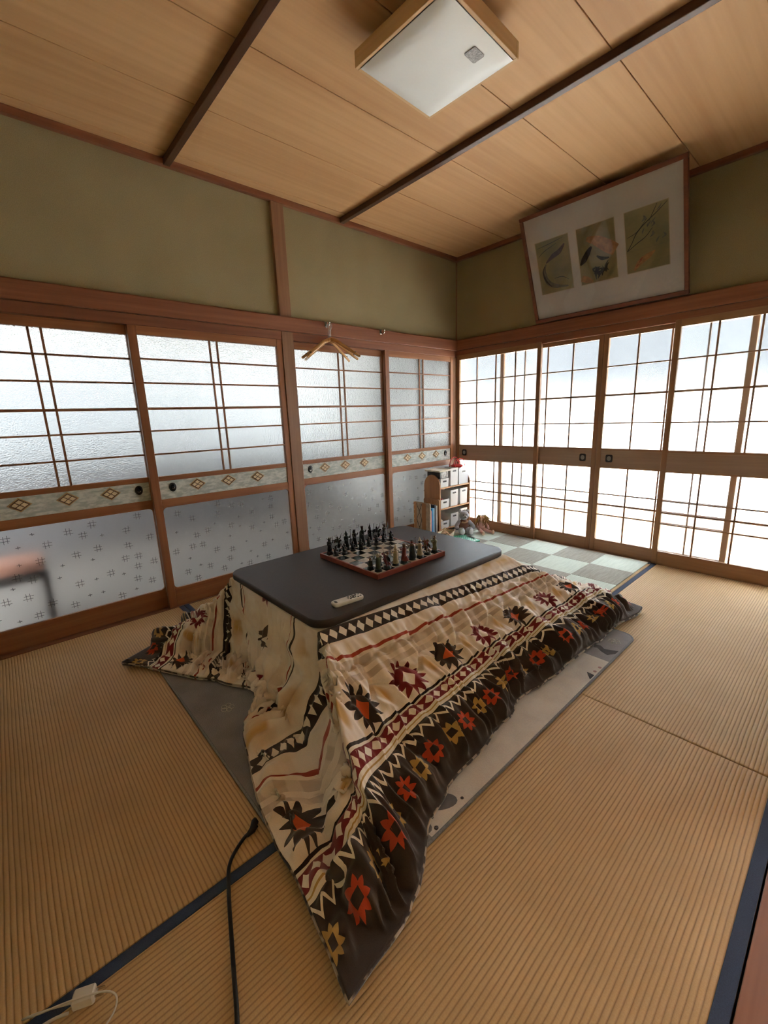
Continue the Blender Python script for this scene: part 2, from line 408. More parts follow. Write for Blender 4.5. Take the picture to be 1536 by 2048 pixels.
def frosted_door(n, y0, y1, xb, ks, pull, ems, lab):
    x0, x1 = xb, xb + .030
    r = thing('door_%d' % n, ((x0 + x1) / 2, (y0 + y1) / 2, .001), lab, 'sliding door', kind='structure')
    sw = .046
    for a, b in ((y0, y0 + sw), (y1 - sw, y1)): G().box(x0, x1, a, b, .001, 1.722).build('stile', 'door_wood_z', r, bevel=.003)
    i0, i1 = y0 + sw, y1 - sw
    for z0, z1 in ((1.660, 1.722), (.818, .848), (.654, .706), (.001, .125)):
        G().box(x0 + .002, x1 - .002, i0, i1, z0, z1).build('rail', 'door_wood_y', r, bevel=.002)
    gx = x0 + .012
    G().box(gx, gx + .004, i0, i1, .846, 1.662).build('glass_pane', 'hammered_glass', r)
    G().box(x0 + .006, x1 - .008, i0, i1, .706, .818).build('frieze_panel', 'frieze_paper', r)
    # lower pane with rounded wooden corners
    pane = G().box(gx, gx + .004, i0 + .002, i1 - .002, .122, .656).build('glass_pane', 'ground_glass', r)
    M = T(gx + .012, 0, 0) @ Matrix(((0, 0, 1, 0), (1, 0, 0, 0), (0, 1, 0, 0), (0, 0, 0, 1)))
    rr = .026
    for cy, cz, sy, sz in ((i0, .125, 1, 1), (i1, .125, -1, 1), (i0, .654, 1, -1), (i1, .654, -1, -1)):
        poly = [(cy, cz)] + [(cy + sy * rr * (1 - math.cos(t)), cz + sz * rr * (1 - math.sin(t))) for t in np.linspace(0, PI / 2, 6)]
        G().prism(poly, -.008, .004, M).build('corner_block', 'door_wood_y', r)
    for z in (1.530, 1.396, 1.250, 1.121, .982):
        h = .0125 if z == 1.250 else .0075
        G().box(gx + .004, gx + .014, i0, i1, z - h / 2 - .001, z + h / 2 + .001).build('lattice_bar', 'door_wood_y', r)
    for y in ks:
        G().box(gx + .004, gx + .0135, y - .0052, y + .0052, .847, 1.661).build('lattice_bar', 'door_wood_z', r)
    for y in ems: emblem(y, x1 - .008, r)
    oval_pull(T(x1 - .008, pull, .775) @ Matrix(((0, 0, 1, 0), (1, 0, 0, 0), (0, 1, 0, 0), (0, 0, 0, 1))), r)
    # etched well-curb motifs scattered on the pane
    g = G(); q = random.Random(40 + n); pts = []; tries = 0
    while len(pts) < 46 and tries < 4000:
        tries += 1
        y = q.uniform(i0 + .03, i1 - .03); z = q.uniform(.15, .63)
        if all(math.hypot(y - a, (z - b)) > .062 for a, b in pts): pts.append((y, z))
    for k, (y, z) in enumerate(pts):
        a = .021 if k % 3 else .010; t = .0022
        xx = (gx + .0041, gx + .0052)
        if k % 3 == 0:
            g.box(*xx, y - a, y + a, z - t * .7, z + t * .7); g.box(*xx, y - t * .7, y + t * .7, z - a * .8, z + a * .8)
        else:
            d = a * .38
            for s_ in (-1, 1):
                o1 = q.uniform(-.004, .004); o2 = q.uniform(-.004, .004)
                g.box(*xx, y - a + o1, y + a + o1, z + s_ * d - t / 2, z + s_ * d + t / 2)
                g.box(*xx, y + s_ * d - t / 2, y + s_ * d + t / 2, z - a + o2, z + a + o2)
    e = g.build('etched_motif', 'etched_mark', pane); e['kind'] = 'stuff'
plain('etched_mark', (.30, .32, .34), .25, .2, 40., metal=.25)
frosted_door(1, -.990, -.075, -.004, (-.560, -.511), -.195, (-.741, -.543, -.340), 'frosted glass sliding door partly hidden by the toy shelf')
frosted_door(2, -1.890, -.950, -.042, (-1.450, -1.400), -1.778, (-1.642, -1.437, -1.232), 'frosted glass sliding door behind the wooden hangers')
frosted_door(3, -2.925, -1.960, -.004, (-2.472, -2.425), -2.804, (-2.654, -2.450, -2.240), 'frosted glass sliding door on the other side of the pillar from the hangers, close to the kotatsu')
frosted_door(4, -3.810, -2.880, -.042, (-3.361, -3.308), -2.985, (-3.539, -3.334, -3.132), 'frosted glass sliding door with a dark blurred shape behind its lower pane')

# ---- shoji windows
def shoji(n, x0, x1, yb, vs_, pull, lab, name='window_%d'):
    y0, y1 = yb - .030, yb
    r = thing(name % n, ((x0 + x1) / 2, yb - .015, .001), lab, 'window', kind='structure')
    sw = .036
    for a, b in ((x0, x0 + sw), (x1 - sw, x1)): G().box(a, b, y0, y1, .001, 1.722).build('stile', 'shoji_wood_z', r, bevel=.003)
    i0, i1 = x0 + sw, x1 - sw
    for z0, z1 in ((1.676, 1.722), (.001, .102)): G().box(i0, i1, y0 + .002, y1 - .002, z0, z1).build('rail', 'shoji_wood_x', r, bevel=.002)
    G().box(i0, i1, y0 + .004, y1 - .004, .704, .840).build('waist_panel', 'waist_wood', r)
    for z0, z1 in ((.836, .850), (.694, .706)): G().box(i0, i1, y0 + .003, y1 - .003, z0, z1).build('rail', 'shoji_wood_x', r)
    gy = yb - .016
    G().box(i0, i1, gy, gy + .004, .85, 1.677).build('glass_pane', 'window_glass', r)
    G().box(i0, i1, gy, gy + .004, .101, .695).build('glass_pane', 'window_glass', r)
    for z in (1.469, 1.257, 1.046, .484, .397, .313):
        h = .0068 if z in (1.257, .397) else .0045
        G().box(i0, i1, gy - .010, gy, z - h, z + h).build('lattice_bar', 'shoji_wood_x', r)
    for x in vs_:
        for z0, z1 in ((.85, 1.677), (.101, .695)):
            G().box(x - .0052, x + .0052, gy - .0095, gy, z0, z1).build('lattice_bar', 'shoji_wood_z', r)
    if pull is not None:
        M = T(pull, y0 + .004, .772) @ Matrix(((1, 0, 0, 0), (0, 0, -1, 0), (0, 1, 0, 0), (0, 0, 0, 1)))
        sq = rrect(-.026, .026, -.030, .030, .012)
        p = G().prism(sq, -.001, .003, M, True).build('finger_pull', 'pull_black', r, bevel=.001)
        G().prism([(.016 * math.cos(t), .019 * math.sin(t)) for t in np.linspace(0, 2 * PI, 21)[:-1]], .0028, .0038, M).build('pull_dish', 'steel_dark', p)
wood('waist_wood', (.36, .25, .17), (.28, .18, .12), axis=0, scale=5.)
shoji(1, .030, .930, -.004, (.273, .483, .686), .131, 'shoji window panel in the corner behind the toy shelf')
shoji(2, .512, 1.421, .032, (.760, .972, 1.187), 1.316, 'shoji window panel sliding behind the corner panel, finger pull at its right')
shoji(3, 1.423, 2.330, .032, (1.665, 1.873, 2.085), 1.523, 'shoji window panel with its finger pull next to the meeting stiles')
shoji(4, 1.893, 2.805, -.004, (2.138, 2.352, 2.560), None, 'shoji window panel standing over the bare tatami past the blue border')
for k in range(2):
    a = 4.83 + k * .01
    shoji(5 + k, a, a + .935, -.004 + .036 * (k % 2), (a + .24, a + .46, a + .68), None, ('front shoji panel of the next room slid against its far wall', 'rear shoji panel of the next room slid against its far wall')[k])

# ---- outside the shoji: veranda, unseen eave, pale yard, walls and bank added for pane brightness
tag(G().box(-.045, 6.4, .08, 1.05, -.12, -.06).own('veranda_floor', 'veranda_wood'), 'pale wooden veranda boards outside the shoji windows', 'veranda', kind='structure')
tag(G().box(-1.5, 8, .06, 1.35, 2.30, 2.38).own('eave', 'soffit'), 'unseen grey eave soffit over the veranda', 'eave', kind='structure')  # unseen eave, its depth set to limit skylight on the floor
tag(G().box(-30, 30, 1.05, 40, -.62, -.5).own('yard_ground', 'concrete'), 'pale sunlit concrete yard outside the shoji windows', 'ground', kind='structure')
tag(G().box(6.0, 30, -30, 1.05, -.62, -.5).own('yard_ground', 'concrete'), 'pale sunlit concrete yard outside the next room', 'ground', kind='structure')
tag(G().box(-30, -2.5, -30, 1.05, -.62, -.5).own('yard_ground', 'concrete'), 'pale concrete strip outside the hall window', 'ground', kind='structure')
M_ = Matrix(((0, 0, 1, 0), (1, 0, 0, 0), (0, 1, 0, 0), (0, 0, 0, 1)))
tag(G().prism([(3.2, -.52), (8.9, -.52), (8.9, 1.30), (8.0, 1.30), (5.5, .55)], -14, 20, M_).own('pane_light_bank', 'concrete'), 'pale sunlit bank added behind the yard to whiten the window panes', 'bank', kind='structure')  # added bright slope, whitens the panes up to mid height
tag(G().box(-14, 20, 9.0, 9.3, -.5, 5.0).own('pane_dimming_wall', 'pane_dimming_dark'), 'dark blue-grey house side added across the yard to grey the upper panes', 'house wall', kind='structure')  # added dark backdrop, keeps the upper window panes grey
tag(G().box(-4.8, -4.6, -12, 6, -.5, 4.2).own('hall_dimming_wall', 'hall_dimming_grey'), 'grey block wall added outside the hall window to dim the door panes', 'garden wall', kind='structure')  # added to block sky beyond the hall and dim the door panes

tag(G().box(-.045, 6.4, 1.0, 1.04, -.06, .20).own('pane_dimming_board', 'pale_wall'), 'low pale board added at the veranda edge to grey the pane bottoms', 'kickboard', kind='structure')  # added low screen against the bright yard behind the lower panes

# ---- hall behind the frosted doors
tag(G().box(-2.3, -.06, -4.6, .04, -.06, -.02).own('floor_hall', 'hall_wood'), 'brown board floor of the hall behind the frosted doors', 'floor', kind='structure')
tag(G().box(-2.36, -.05, -4.6, .04, 2.35, 2.42).own('ceiling_hall', 'hall_wall'), 'pale ceiling of the hall behind the frosted doors', 'ceiling', kind='structure')
tag(G().box(-2.36, -2.28, -4.6, .04, -.06, .80).own('wall_hall_dimmer', 'hall_dimmer_wood'), 'wooden hall wall base, added dark to dim the lower door panes', 'wall', kind='structure')  # dark lower wall added to dim the lower panes of the doors
g = G().box(-2.36, -2.28, -4.6, .04, 2.0, 2.36)
for y in (-4.6, -2.1, -.04): g.box(-2.36, -2.28, y, y + .08, .8, 2.0)
tag(g.own('wall_hall', 'hall_wall'), 'pale wall with a long window across the hall', 'wall', kind='structure')
tag(G().box(-2.3, -.05, -4.66, -4.6, -.06, 2.4).own('wall_hall_near', 'hall_wall'), 'pale end wall of the hall', 'wall', kind='structure')
tag(G().box(-2.36, -.052, .04, .09, -.06, 2.4).own('wall_hall_far', 'hall_wall'), 'pale end wall of the hall past the corner', 'wall', kind='structure')
tag(G().box(-3.3, -2.37, -4.8, .2, 2.05, 2.12).own('hall_sky_blocker', 'soffit'), 'grey eave sheet added over the hall window to limit skylight', 'eave', kind='structure')  # added unseen sheet that cuts skylight entering the hall
plain('stool_dark', (.02, .017, .016), .5); plain('stool_seat', (.25, .11, .07), .8)
st = thing('low_stool', (-.33, -3.68, -.02), 'dark low stool with a brown seat, blurred behind frosted glass', 'stool')
G().box(-.47, -.19, -3.88, -3.475, .31, .36).build('seat_frame', 'stool_dark', st, bevel=.004)
G().box(-.46, -.20, -3.87, -3.485, .36, .42).build('seat', 'stool_seat', st, bevel=.01)
for x in (-.45, -.21):
    for y in (-3.86, -3.495): G().box(x - .018, x + .018, y - .018, y + .018, -.02, .31).build('leg', 'stool_dark', st)

# ================================================================== THINGS
# ---- checkered floor tiles in the corner
for nm, ca, cb in (('tile_light', (.50, .56, .50), (.58, .64, .57)), ('tile_dark', (.285, .275, .235), (.36, .35, .305))):
    m = Mat(nm, ca, .9, spec=.2); n = m.noise(14., (5., .6, 1), 3); n2 = m.noise(160., detail=2)
    m.color(m.mix((n * .7 + n2 * .3).smooth(.35, .65), ca, cb)); m.bump(n2, .4, .002); MATS[nm] = m.mat
ck = thing('checkered_mat', (.97, -.51, .0025), 'pale green and grey checkered floor mat of square tiles in the corner', 'mat')
tw, th = .305, .31
tm = [G().box(-tw / 2 + .0006, tw / 2 - .0006, -th / 2 + .0006, th / 2 - .0006, 0, .0062 + .0008 * k).mesh('tile') for k in (0, 1)]
tm[0].materials.append(MATS['tile_light']); tm[1].materials.append(MATS['tile_dark'])
for i in range(6):
    for j in range(3):
        k = (i + j) % 2
        o = bpy.data.objects.new('tile', tm[k]); COL.objects.link(o); o.parent = ck
        o.location = (1.885 - tw * (i + .5) - .97 + rnd.uniform(-.001, .001), -.048 - th * (j + .5) + .51, 0)
        o.rotation_euler = (0, 0, rnd.uniform(-.004, .004))

# ---- rug under the kotatsu
m = Mat('rug_pile', (.5, .46, .41), .95, spec=.1, sheen=.3)
x, y, z = m.xyz('Object'); n = m.noise(7., detail=4); n2 = m.noise(220., detail=2)
base = m.mix((n * .7 + n2 * .3).smooth(.3, .7), (.50, .45, .39), (.64, .59, .52))
edge = (y + (m.noise(3., detail=1) - .5) * .05)
far = (y - .60).gt(0.); near = (y + (n - .5) * .03 + .62).lt(0.); leftz = x.lt(-.02)
grey = m.mix(n.smooth(.3, .7), (.19, .18, .185), (.25, .24, .24))
m.color(m.mix(far.max(near), base, grey)); m.bump(n2 + n * 2., .5, .004); MATS['rug_pile'] = m.mat
plain('rug_piping', (.20, .205, .215), .9, .15, 200.)
plain('rug_print_dark', (.060, .056, .060), .95); plain('rug_print_grey', (.17, .165, .172), .95); plain('rug_print_rose', (.33, .20, .19), .95); plain('rug_print_pale', (.48, .46, .42), .95)
RX0, RX1, RY0, RY1 = .56, 2.213, -3.175, -1.300
rg = thing('kotatsu_rug', ((RX0 + RX1) / 2, (RY0 + RY1) / 2, .0025), 'beige and grey plush rug with rounded piped corners under the quilt', 'rug')
G().prism(rrect(RX0, RX1, RY0, RY1, .06), .0025, .0115).build('pile', 'rug_pile', rg, bevel=.003)
G().tube([(px, py, .0078) for px, py in rrect(RX0, RX1, RY0, RY1, .06)], .0055, 8, closed=True).build('piping', 'rug_piping', rg)
def rug_print(name, poly, mat): G().prism(poly, .0110, .0121).build(name, mat, rg)
def blob(cx, cy, a, b, rot, n=18, w=.12, seed=0):
    q = random.Random(seed); ph = q.uniform(0, 6)
    return [(cx + math.cos(rot) * a * c * k - math.sin(rot) * b * s_ * k, cy + math.sin(rot) * a * c * k + math.cos(rot) * b * s_ * k)
            for c, s_, k in ((math.cos(t), math.sin(t), 1 + w * math.sin(2 * t + ph)) for t in np.linspace(0, 2 * PI, n + 1)[:-1])]
rug_print('leaf_print', blob(2.155, -2.755, .045, .030, .9, seed=1), 'rug_print_grey')
rug_print('leaf_print', blob(2.165, -2.86, .035, .024, .2, seed=2), 'rug_print_grey')
rug_print('bird_print', [(2.10, -1.525), (2.125, -1.518), (2.15, -1.538), (2.205, -1.512), (2.203, -1.545), (2.18, -1.582), (2.145, -1.568), (2.12, -1.548), (2.105, -1.556)], 'rug_print_dark')
rug_print('triangle_print', [(2.172, -1.785), (2.205, -1.832), (2.205, -1.788)], 'rug_print_dark')
for cx, cy, a, c in ((2.195, -1.757, .008, 'rose'), (2.198, -1.712, .008, 'rose'), (2.19, -2.70, .005, 'dark'), (2.20, -2.83, .006, 'dark'), (2.17, -2.815, .005, 'dark')):
    rug_print('dot_print', blob(cx, cy, a, a, 0, 10, .05), 'rug_print_' + c)
for cx, cy in ((1.262, -3.052), (2.155, -1.43)):
    for k in range(5):
        a = k * 1.2566
        G().tube([(cx + .016 * math.cos(a) + .013 * math.cos(t), cy + .016 * math.sin(a) + .010 * math.sin(t), .0122) for t in np.linspace(0, 2 * PI, 13)[:-1]], .0013, 5, closed=True).build('flower_outline', 'rug_print_pale', rg)

# ---- kotatsu table
TX0, TX1, TY0, TY1, TZ = .790, 1.616, -2.811, -1.570, .420
kt = thing('kotatsu_table', ((TX0 + TX1) / 2, (TY0 + TY1) / 2, .0115), 'low kotatsu table with a dark brown rounded-corner top', 'table')
def slab(poly, z0, z1, r=.006):
    g = G(); cx = sum(p[0] for p in poly) / len(poly); cyy = sum(p[1] for p in poly) / len(poly)
    rings = [(r, z0), (0, z0 + r), (0, z1 - r), (r * .3, z1 - r * .3), (r, z1)]
    n = len(poly); vs_ = []; fs = []
    for inset, z in rings:
        for px, py in poly:
            d = Vector((px - cx, py - cyy)); sx = 1 - inset / (abs((TX1 - TX0) / 2)); sy = 1 - inset / ((TY1 - TY0) / 2)
            vs_.append((cx + d.x * sx, cyy + d.y * sy, z))
    for i in range(len(rings) - 1):
        for k in range(n): fs.append((i * n + k, i * n + (k + 1) % n, (i + 1) * n + (k + 1) % n, (i + 1) * n + k))
    g.add(vs_, fs, smooth=True); g.add(vs_[-n:], [tuple(range(n))]); g.add(vs_[:n], [tuple(reversed(range(n)))])
    return g
slab(rrect(TX0, TX1, TY0, TY1, .075, 10), .386, TZ).build('tabletop', 'table_laminate', kt)
G().box(TX0 + .05, TX1 - .05, TY0 + .05, TY1 - .05, .31, .345).build('heater_frame', 'kotatsu_leg', kt)
for x in (TX0 + .07, TX1 - .07):
    for y in (TY0 + .07, TY1 - .07): G().box(x - .028, x + .028, y - .028, y + .028, .0122, .31).build('leg', 'kotatsu_leg', kt)

# ---- kotatsu quilt
AU, AV, OV = .4080, .6150, .655
XC, YC = (TX0 + TX1) / 2, (TY0 + TY1) / 2
ZT = .383
def curve(pts):
    q = np.array([p[0] for p in pts]); xs_ = np.array([p[1] for p in pts]); ys_ = np.array([p[2] for p in pts])
    # monotone-ish smooth interpolation: cubic Hermite with finite-difference slopes
    def slopes(y):
        d = np.diff(y) / np.diff(q); m_ = np.zeros(len(y)); m_[1:-1] = (d[:-1] + d[1:]) / 2; m_[0] = d[0]; m_[-1] = d[-1]; return m_
    mx, my = slopes(xs_), slopes(ys_)
    def f(t):
        t = np.clip(np.asarray(t, float), q[0], q[-1]); i = np.clip(np.searchsorted(q, t) - 1, 0, len(q) - 2)
        h = q[i + 1] - q[i]; s_ = (t - q[i]) / h
        a = 2 * s_**3 - 3 * s_**2 + 1; b = s_**3 - 2 * s_**2 + s_; c = -2 * s_**3 + 3 * s_**2; d = s_**3 - s_**2
        return a * xs_[i] + b * h * mx[i] + c * xs_[i + 1] + d * h * mx[i + 1], a * ys_[i] + b * h * my[i] + c * ys_[i + 1] + d * h * my[i + 1]
    return f
VH, UH = AV + OV, AU + OV
k_ = AV / VH; j_ = AU / UH
HR = curve([(-1, 2.325, -3.238), (-.85, 2.305, -3.07), (-.7, 2.245, -2.93), (-k_, 2.150, -2.72), (-.25, 2.125, -2.45), (0, 2.095, -2.17), (.25, 2.10, -1.85), (k_, 2.12, -1.52), (.7, 2.13, -1.28), (.85, 2.135, -1.11), (1, 2.125, -.955)])
HB = curve([(-1, .25, -.93), (-j_, .75, -1.02), (0, 1.2, -1.05), (j_, 1.62, -1.02), (.7, 1.86, -.93), (1, 2.125, -.955)])
HL = curve([(-1, .585, -3.295), (-.8, .49, -3.11), (-.65, .42, -2.95), (-k_, .385, -2.74), (0, .33, -2.2), (k_, .30, -1.6), (1, .25, -.93)])
HN = curve([(-1, .585, -3.295), (-.8, .76, -3.19), (-.6, .93, -3.10), (-j_, 1.10, -3.01), (-.2, 1.24, -2.935), (-.06, 1.32, -2.925), (.06, 1.365, -3.00), (.22, 1.47, -3.075), (j_, 1.63, -3.13), (.6, 1.84, -3.175), (.8, 2.09, -3.213), (1, 2.325, -3.238)])
def sst(a, b, x): t = np.clip((x - a) / (b - a), 0, 1); return t * t * (3 - 2 * t)
def gprof(d, tuck): return d * (.86 + .14 * d) - tuck * sst(.93, 1.0, d)
nu, nv = 372, 440
ug = np.linspace(-UH, UH, nu); vg = np.linspace(-VH, VH, nv)
U, V = np.meshgrid(ug, vg, indexing='ij')
du = np.clip((np.abs(U) - AU) / OV, 0, 1); dv = np.clip((np.abs(V) - AV) / OV, 0, 1)
du0, dv0 = du.copy(), dv.copy()
# the pleat at the near right corner: the side flap folds over the end flap
corner = (du > 0) & (dv > 0) & (U > 0) & (V < 0)
P_ = 2.5
rr_ = (du**P_ + dv**P_) ** (1 / P_)
aa = np.where(du + dv > 0, dv / np.maximum(du + dv, 1e-9), 0)
def fold(a):
    return np.where(a < .40, a / .40 * .46, np.where(a < .62, .46 - .03 * sst(.40, .62, a), .43 + (a - .62) / .38 * .57))
kf = sst(.04, .30, rr_) * (1 - sst(.66, .97, rr_))
a2 = np.where(corner, aa + kf * (fold(aa) - aa), aa)
nrm = ((1 - a2)**P_ + a2**P_) ** (1 / P_)
du = np.where(corner, rr_ * (1 - a2) / nrm, du); dv = np.where(corner, rr_ * a2 / nrm, dv)
du = np.clip(du, 0, 1); dv = np.clip(dv, 0, 1)
# the near end hangs steeply from the table edge, then spreads out over the floor
aw = np.where(du + dv > 0, dv / np.maximum(du + dv, 1e-9), 0)
WN = np.where(dv > 0, np.where(du > 0, sst(.42, .74, aw), 1.0), 0.0) * (V < 0)
def gend(d): return .16 * np.clip(d / .52, 0, 1) + .84 * np.clip((d - .40) / .60, 0, 1)**1.25 - .02 * sst(.93, 1.0, d)
GB = gprof(dv, .02) * (1 - WN) + gend(dv) * WN
under = np.where(corner, kf * (np.sin(PI * np.clip((aa - .40) / .22, 0, 1)) * 1.1 + .55 * sst(.50, .62, aa) * (1 - sst(.62, .95, aa)) - .45 * sst(.15, .36, aa) * (1 - sst(.38, .46, aa))), 0)
Xq, Yq = XC + np.clip(U, -AU, AU), YC + np.clip(V, -AV, AV)
tx, ty = Xq.copy(), Yq.copy()
def hem_side(sgn, v): return (HR if sgn > 0 else HL)(v / VH)
def hem_end(sgn, u): return (HB if sgn > 0 else HN)(u / UH)
for su in (1, -1):
    m_ = (U * su > AU) & (np.abs(V) <= AV)
    hx, hy = hem_side(su, V[m_]); g_ = gprof(du[m_], .03)
    Xq[m_] = tx[m_] + (hx - tx[m_]) * g_; Yq[m_] = ty[m_] + (hy - ty[m_]) * du[m_]
for sv in (1, -1):
    m_ = (V * sv > AV) & (np.abs(U) <= AU)
    hx, hy = hem_end(sv, U[m_]); g_ = GB[m_]
    Xq[m_] = tx[m_] + (hx - tx[m_]) * (dv[m_] if sv > 0 else g_); Yq[m_] = ty[m_] + (hy - ty[m_]) * g_
for su in (1, -1):
    for sv in (1, -1):
        m_ = (U * su > AU) & (V * sv > AV)
        a, b = du[m_], dv[m_]; ga, gb = gprof(a, .02), GB[m_]
        E0 = np.array([XC + su * AU, YC + sv * AV])
        hs = np.array(hem_side(su, sv * AV)).reshape(2, 1); he = np.array(hem_end(sv, su * AU)).reshape(2, 1)
        tip = np.array(hem_side(su, sv * VH)).reshape(2, 1); e0 = E0.reshape(2, 1)
        c0 = e0 + (hs - e0) * ga; d0 = e0 + (he - e0) * gb
        c1 = np.array(hem_end(sv, su * (AU + a * OV))); d1 = np.array(hem_side(su, sv * (AV + b * OV)))
        bil = e0 * (1 - ga) * (1 - gb) + hs * ga * (1 - gb) + he * (1 - ga) * gb + tip * ga * gb
        P = (1 - gb) * c0 + gb * c1 + (1 - ga) * d0 + ga * d1 - bil
        Xq[m_] = P[0]; Yq[m_] = P[1]
PZ = 9.0
dvz = np.clip(dv * (1 + .60 * WN), 0, 1)
rad = np.clip((du**PZ + dvz**PZ) ** (1 / PZ), 0, 1.2)
rc = np.clip(rad, 0, 1)
Zq = .034 + (ZT - .034) * (1 - rc)**1.05 + .034 * sst(.45, .80, rc) * (1 - sst(.92, 1.0, rc))
Zq = np.where(rc <= 0, ZT, Zq)
# end flaps (both ends) spread lower on the floor
endw = np.clip(dv - du, 0, 1)
Zq += WN * .030 * sst(.55, .75, dv) * (1 - sst(.90, 1.0, dv))
flat = np.where(rad > 1, (rad - 1) / .2, 0); Zq -= .012 * flat
# bulge of the end flap between the two folds, valley at the indentation
bul = np.exp(-((U - .10) / .16)**2) * np.sin(PI * np.clip(dv, 0, 1))**1.2 * (V < 0) * (np.abs(U) < AU)
Zq += .045 * bul * sst(.45, .75, dv); Yq -= .03 * bul
val = np.exp(-((U + .15) / .075)**2) * sst(.05, .5, dv) * (V < 0)
Zq -= .02 * val * np.sin(PI * np.clip(dv, 0, 1))
Zq -= under * .065
# --- normals of the base surface for the wrinkles
def normals():
    dxu, dyu, dzu = np.gradient(Xq, axis=0), np.gradient(Yq, axis=0), np.gradient(Zq, axis=0)
    dxv, dyv, dzv = np.gradient(Xq, axis=1), np.gradient(Yq, axis=1), np.gradient(Zq, axis=1)
    n_ = np.stack([dyu * dzv - dzu * dyv, dzu * dxv - dxu * dzv, dxu * dyv - dyu * dxv], -1)
    return n_ / np.maximum(np.linalg.norm(n_, axis=-1, keepdims=True), 1e-9)
N_ = normals()
N_ = np.where(N_[..., 2:3] < -.2, -N_, N_)
def vnoise(a, b, seed):
    r_ = np.random.RandomState(seed); gr = r_.rand(64, 64)
    i, j = np.floor(a).astype(int), np.floor(b).astype(int); fa, fb = a - i, b - j
    fa = fa * fa * (3 - 2 * fa); fb = fb * fb * (3 - 2 * fb); i %= 64; j %= 64; i1 = (i + 1) % 64; j1 = (j + 1) % 64
    return (gr[i, j] * (1 - fa) + gr[i1, j] * fa) * (1 - fb) + (gr[i, j1] * (1 - fa) + gr[i1, j1] * fa) * fb - .5
side = sst(-.15, .15, du0 - dv0)
ws = .6 * vnoise(V / .022, U / .16, 21) + (.30 - 2.2 * np.abs(vnoise(V / .050 + 1.5 * vnoise(U / .15, V / .15, 3), U / .22, 1))) + vnoise(V / .085, U / .5, 2)
we = .6 * vnoise(U / .022, V / .16, 22) + (.30 - 2.2 * np.abs(vnoise(U / .052 + 1.5 * vnoise(U / .15, V / .15, 4), V / .22, 5))) + vnoise(U / .09, V / .5, 6)
amp = .006 + .026 * sst(.02, .40, rc) + .020 * sst(.72, .88, rc)
disp = amp * (ws * side + we * (1 - side)) * (rc > 0)
disp += .018 * vnoise(U / .16, V / .16, 8) * sst(.1, .5, rc)
jit = .9 * vnoise(U / .07, V / .07, 31)
fine = vnoise(V / .015 + jit, U / .085, 32) * side + vnoise(U / .015 + jit, V / .085, 33) * (1 - side)
disp += fine * (.013 * sst(.02, .22, rc) - .004 * sst(.78, .9, rc)) * (.55 + .9 * np.clip(vnoise(U / .12, V / .14, 34) + .3, 0, 1))
au = np.abs(U)
for line, w_, dep in ((.582 + .010 * np.sin(V * 2 * PI / .105), .009, .015), (.690 + .028 * np.sin(V * 2 * PI / .1275), .010, .022), (.817 + 0 * V, .010, .010), (.893 + 0 * V, .009, .012), (.47 + 0 * V, .012, .004)):
    disp -= dep * np.exp(-((au - line) / w_)**2) * sst(0, .06, np.maximum(du0, dv0))
disp = np.where(np.maximum(du0, dv0) < .03, 0, disp)
hemf = 1 - sst(.94, 1.0, np.maximum(du0, dv0)) * .8
disp *= hemf * np.where(corner, 1 - .75 * kf * sst(.15, .35, aa) * (1 - sst(.65, .85, aa)), 1)
Xq += N_[..., 0] * disp; Yq += N_[..., 1] * disp; Zq += N_[..., 2] * disp
Xq += .030 * vnoise(V / .13, U * 0, 11) * sst(.75, 1, du0) * (U > 0); Yq += .02 * vnoise(U / .12, V * 0, 12) * sst(.8, 1, dv0)
# under the tabletop the quilt stays flat; on the floor it keeps its own thickness
inside = (Xq > TX0 - .004) & (Xq < TX1 + .004) & (Yq > TY0 - .004) & (Yq < TY1 + .004)
Zq = np.where(inside, np.minimum(Zq, .3835), Zq)
Zq = np.where((du0 <= 0) & (dv0 <= 0), ZT, Zq)
Zq = np.maximum(Zq, .034)
fz = lambda a, b: a * nv + b
qv = [(float(Xq[i, j]), float(Yq[i, j]), float(Zq[i, j])) for i in range(nu) for j in range(nv)]
qf = [(fz(i, j), fz(i + 1, j), fz(i + 1, j + 1), fz(i, j + 1)) for i in range(nu - 1) for j in range(nv - 1)]
qoff = (XC, YC, .0125)
qm = bpy.data.meshes.new('kotatsu_quilt'); qm.from_pydata([(a - qoff[0], b - qoff[1], c - qoff[2]) for a, b, c in qv], [], qf)
qm.polygons.foreach_set('use_smooth', [True] * len(qf))
uvl = qm.uv_layers.new(name='cloth')
li = np.empty(len(qm.loops), int); qm.loops.foreach_get('vertex_index', li)
pshift = np.where(U > 0, (.004 + .095 * np.clip(V, -.6, .75)) * (1 - sst(.46, .85, au)), 0)
uvs = np.stack([(np.sign(U) * (au - pshift)).reshape(-1)[li], V.reshape(-1)[li]], -1); uvl.data.foreach_set('uv', uvs.reshape(-1))
qo = bpy.data.objects.new('kotatsu_quilt', qm); COL.objects.link(qo); qo.location = qoff
sd = qo.modifiers.new('thickness', 'SOLIDIFY'); sd.thickness = .020; sd.offset = -1
tag(qo, 'cream and dark brown patterned fleece quilt draped under the dark table top', 'quilt')

m = Mat('quilt_fleece', (.6, .5, .4), .95, spec=.08, sheen=.35)
m.b.inputs['Sheen Roughness'].default_value = .5
u, v, _w = m.xyz('UV'); a = u.abs()
nz = m.noise(9., detail=3, which='UV'); nf = m.noise(420., detail=2, which='UV')
CREAM, CREAM2, BROWN, BURG, RED, GOLD, ORNG, WHITE = (.88, .79, .70), (.81, .69, .58), (.040, .026, .020), (.20, .014, .018), (.36, .045, .022), (.58, .33, .07), (.62, .10, .025), (.86, .78, .67)
wu = a + (nz - .5) * .004
col = m.mix(nz.smooth(.35, .65), CREAM, CREAM2)
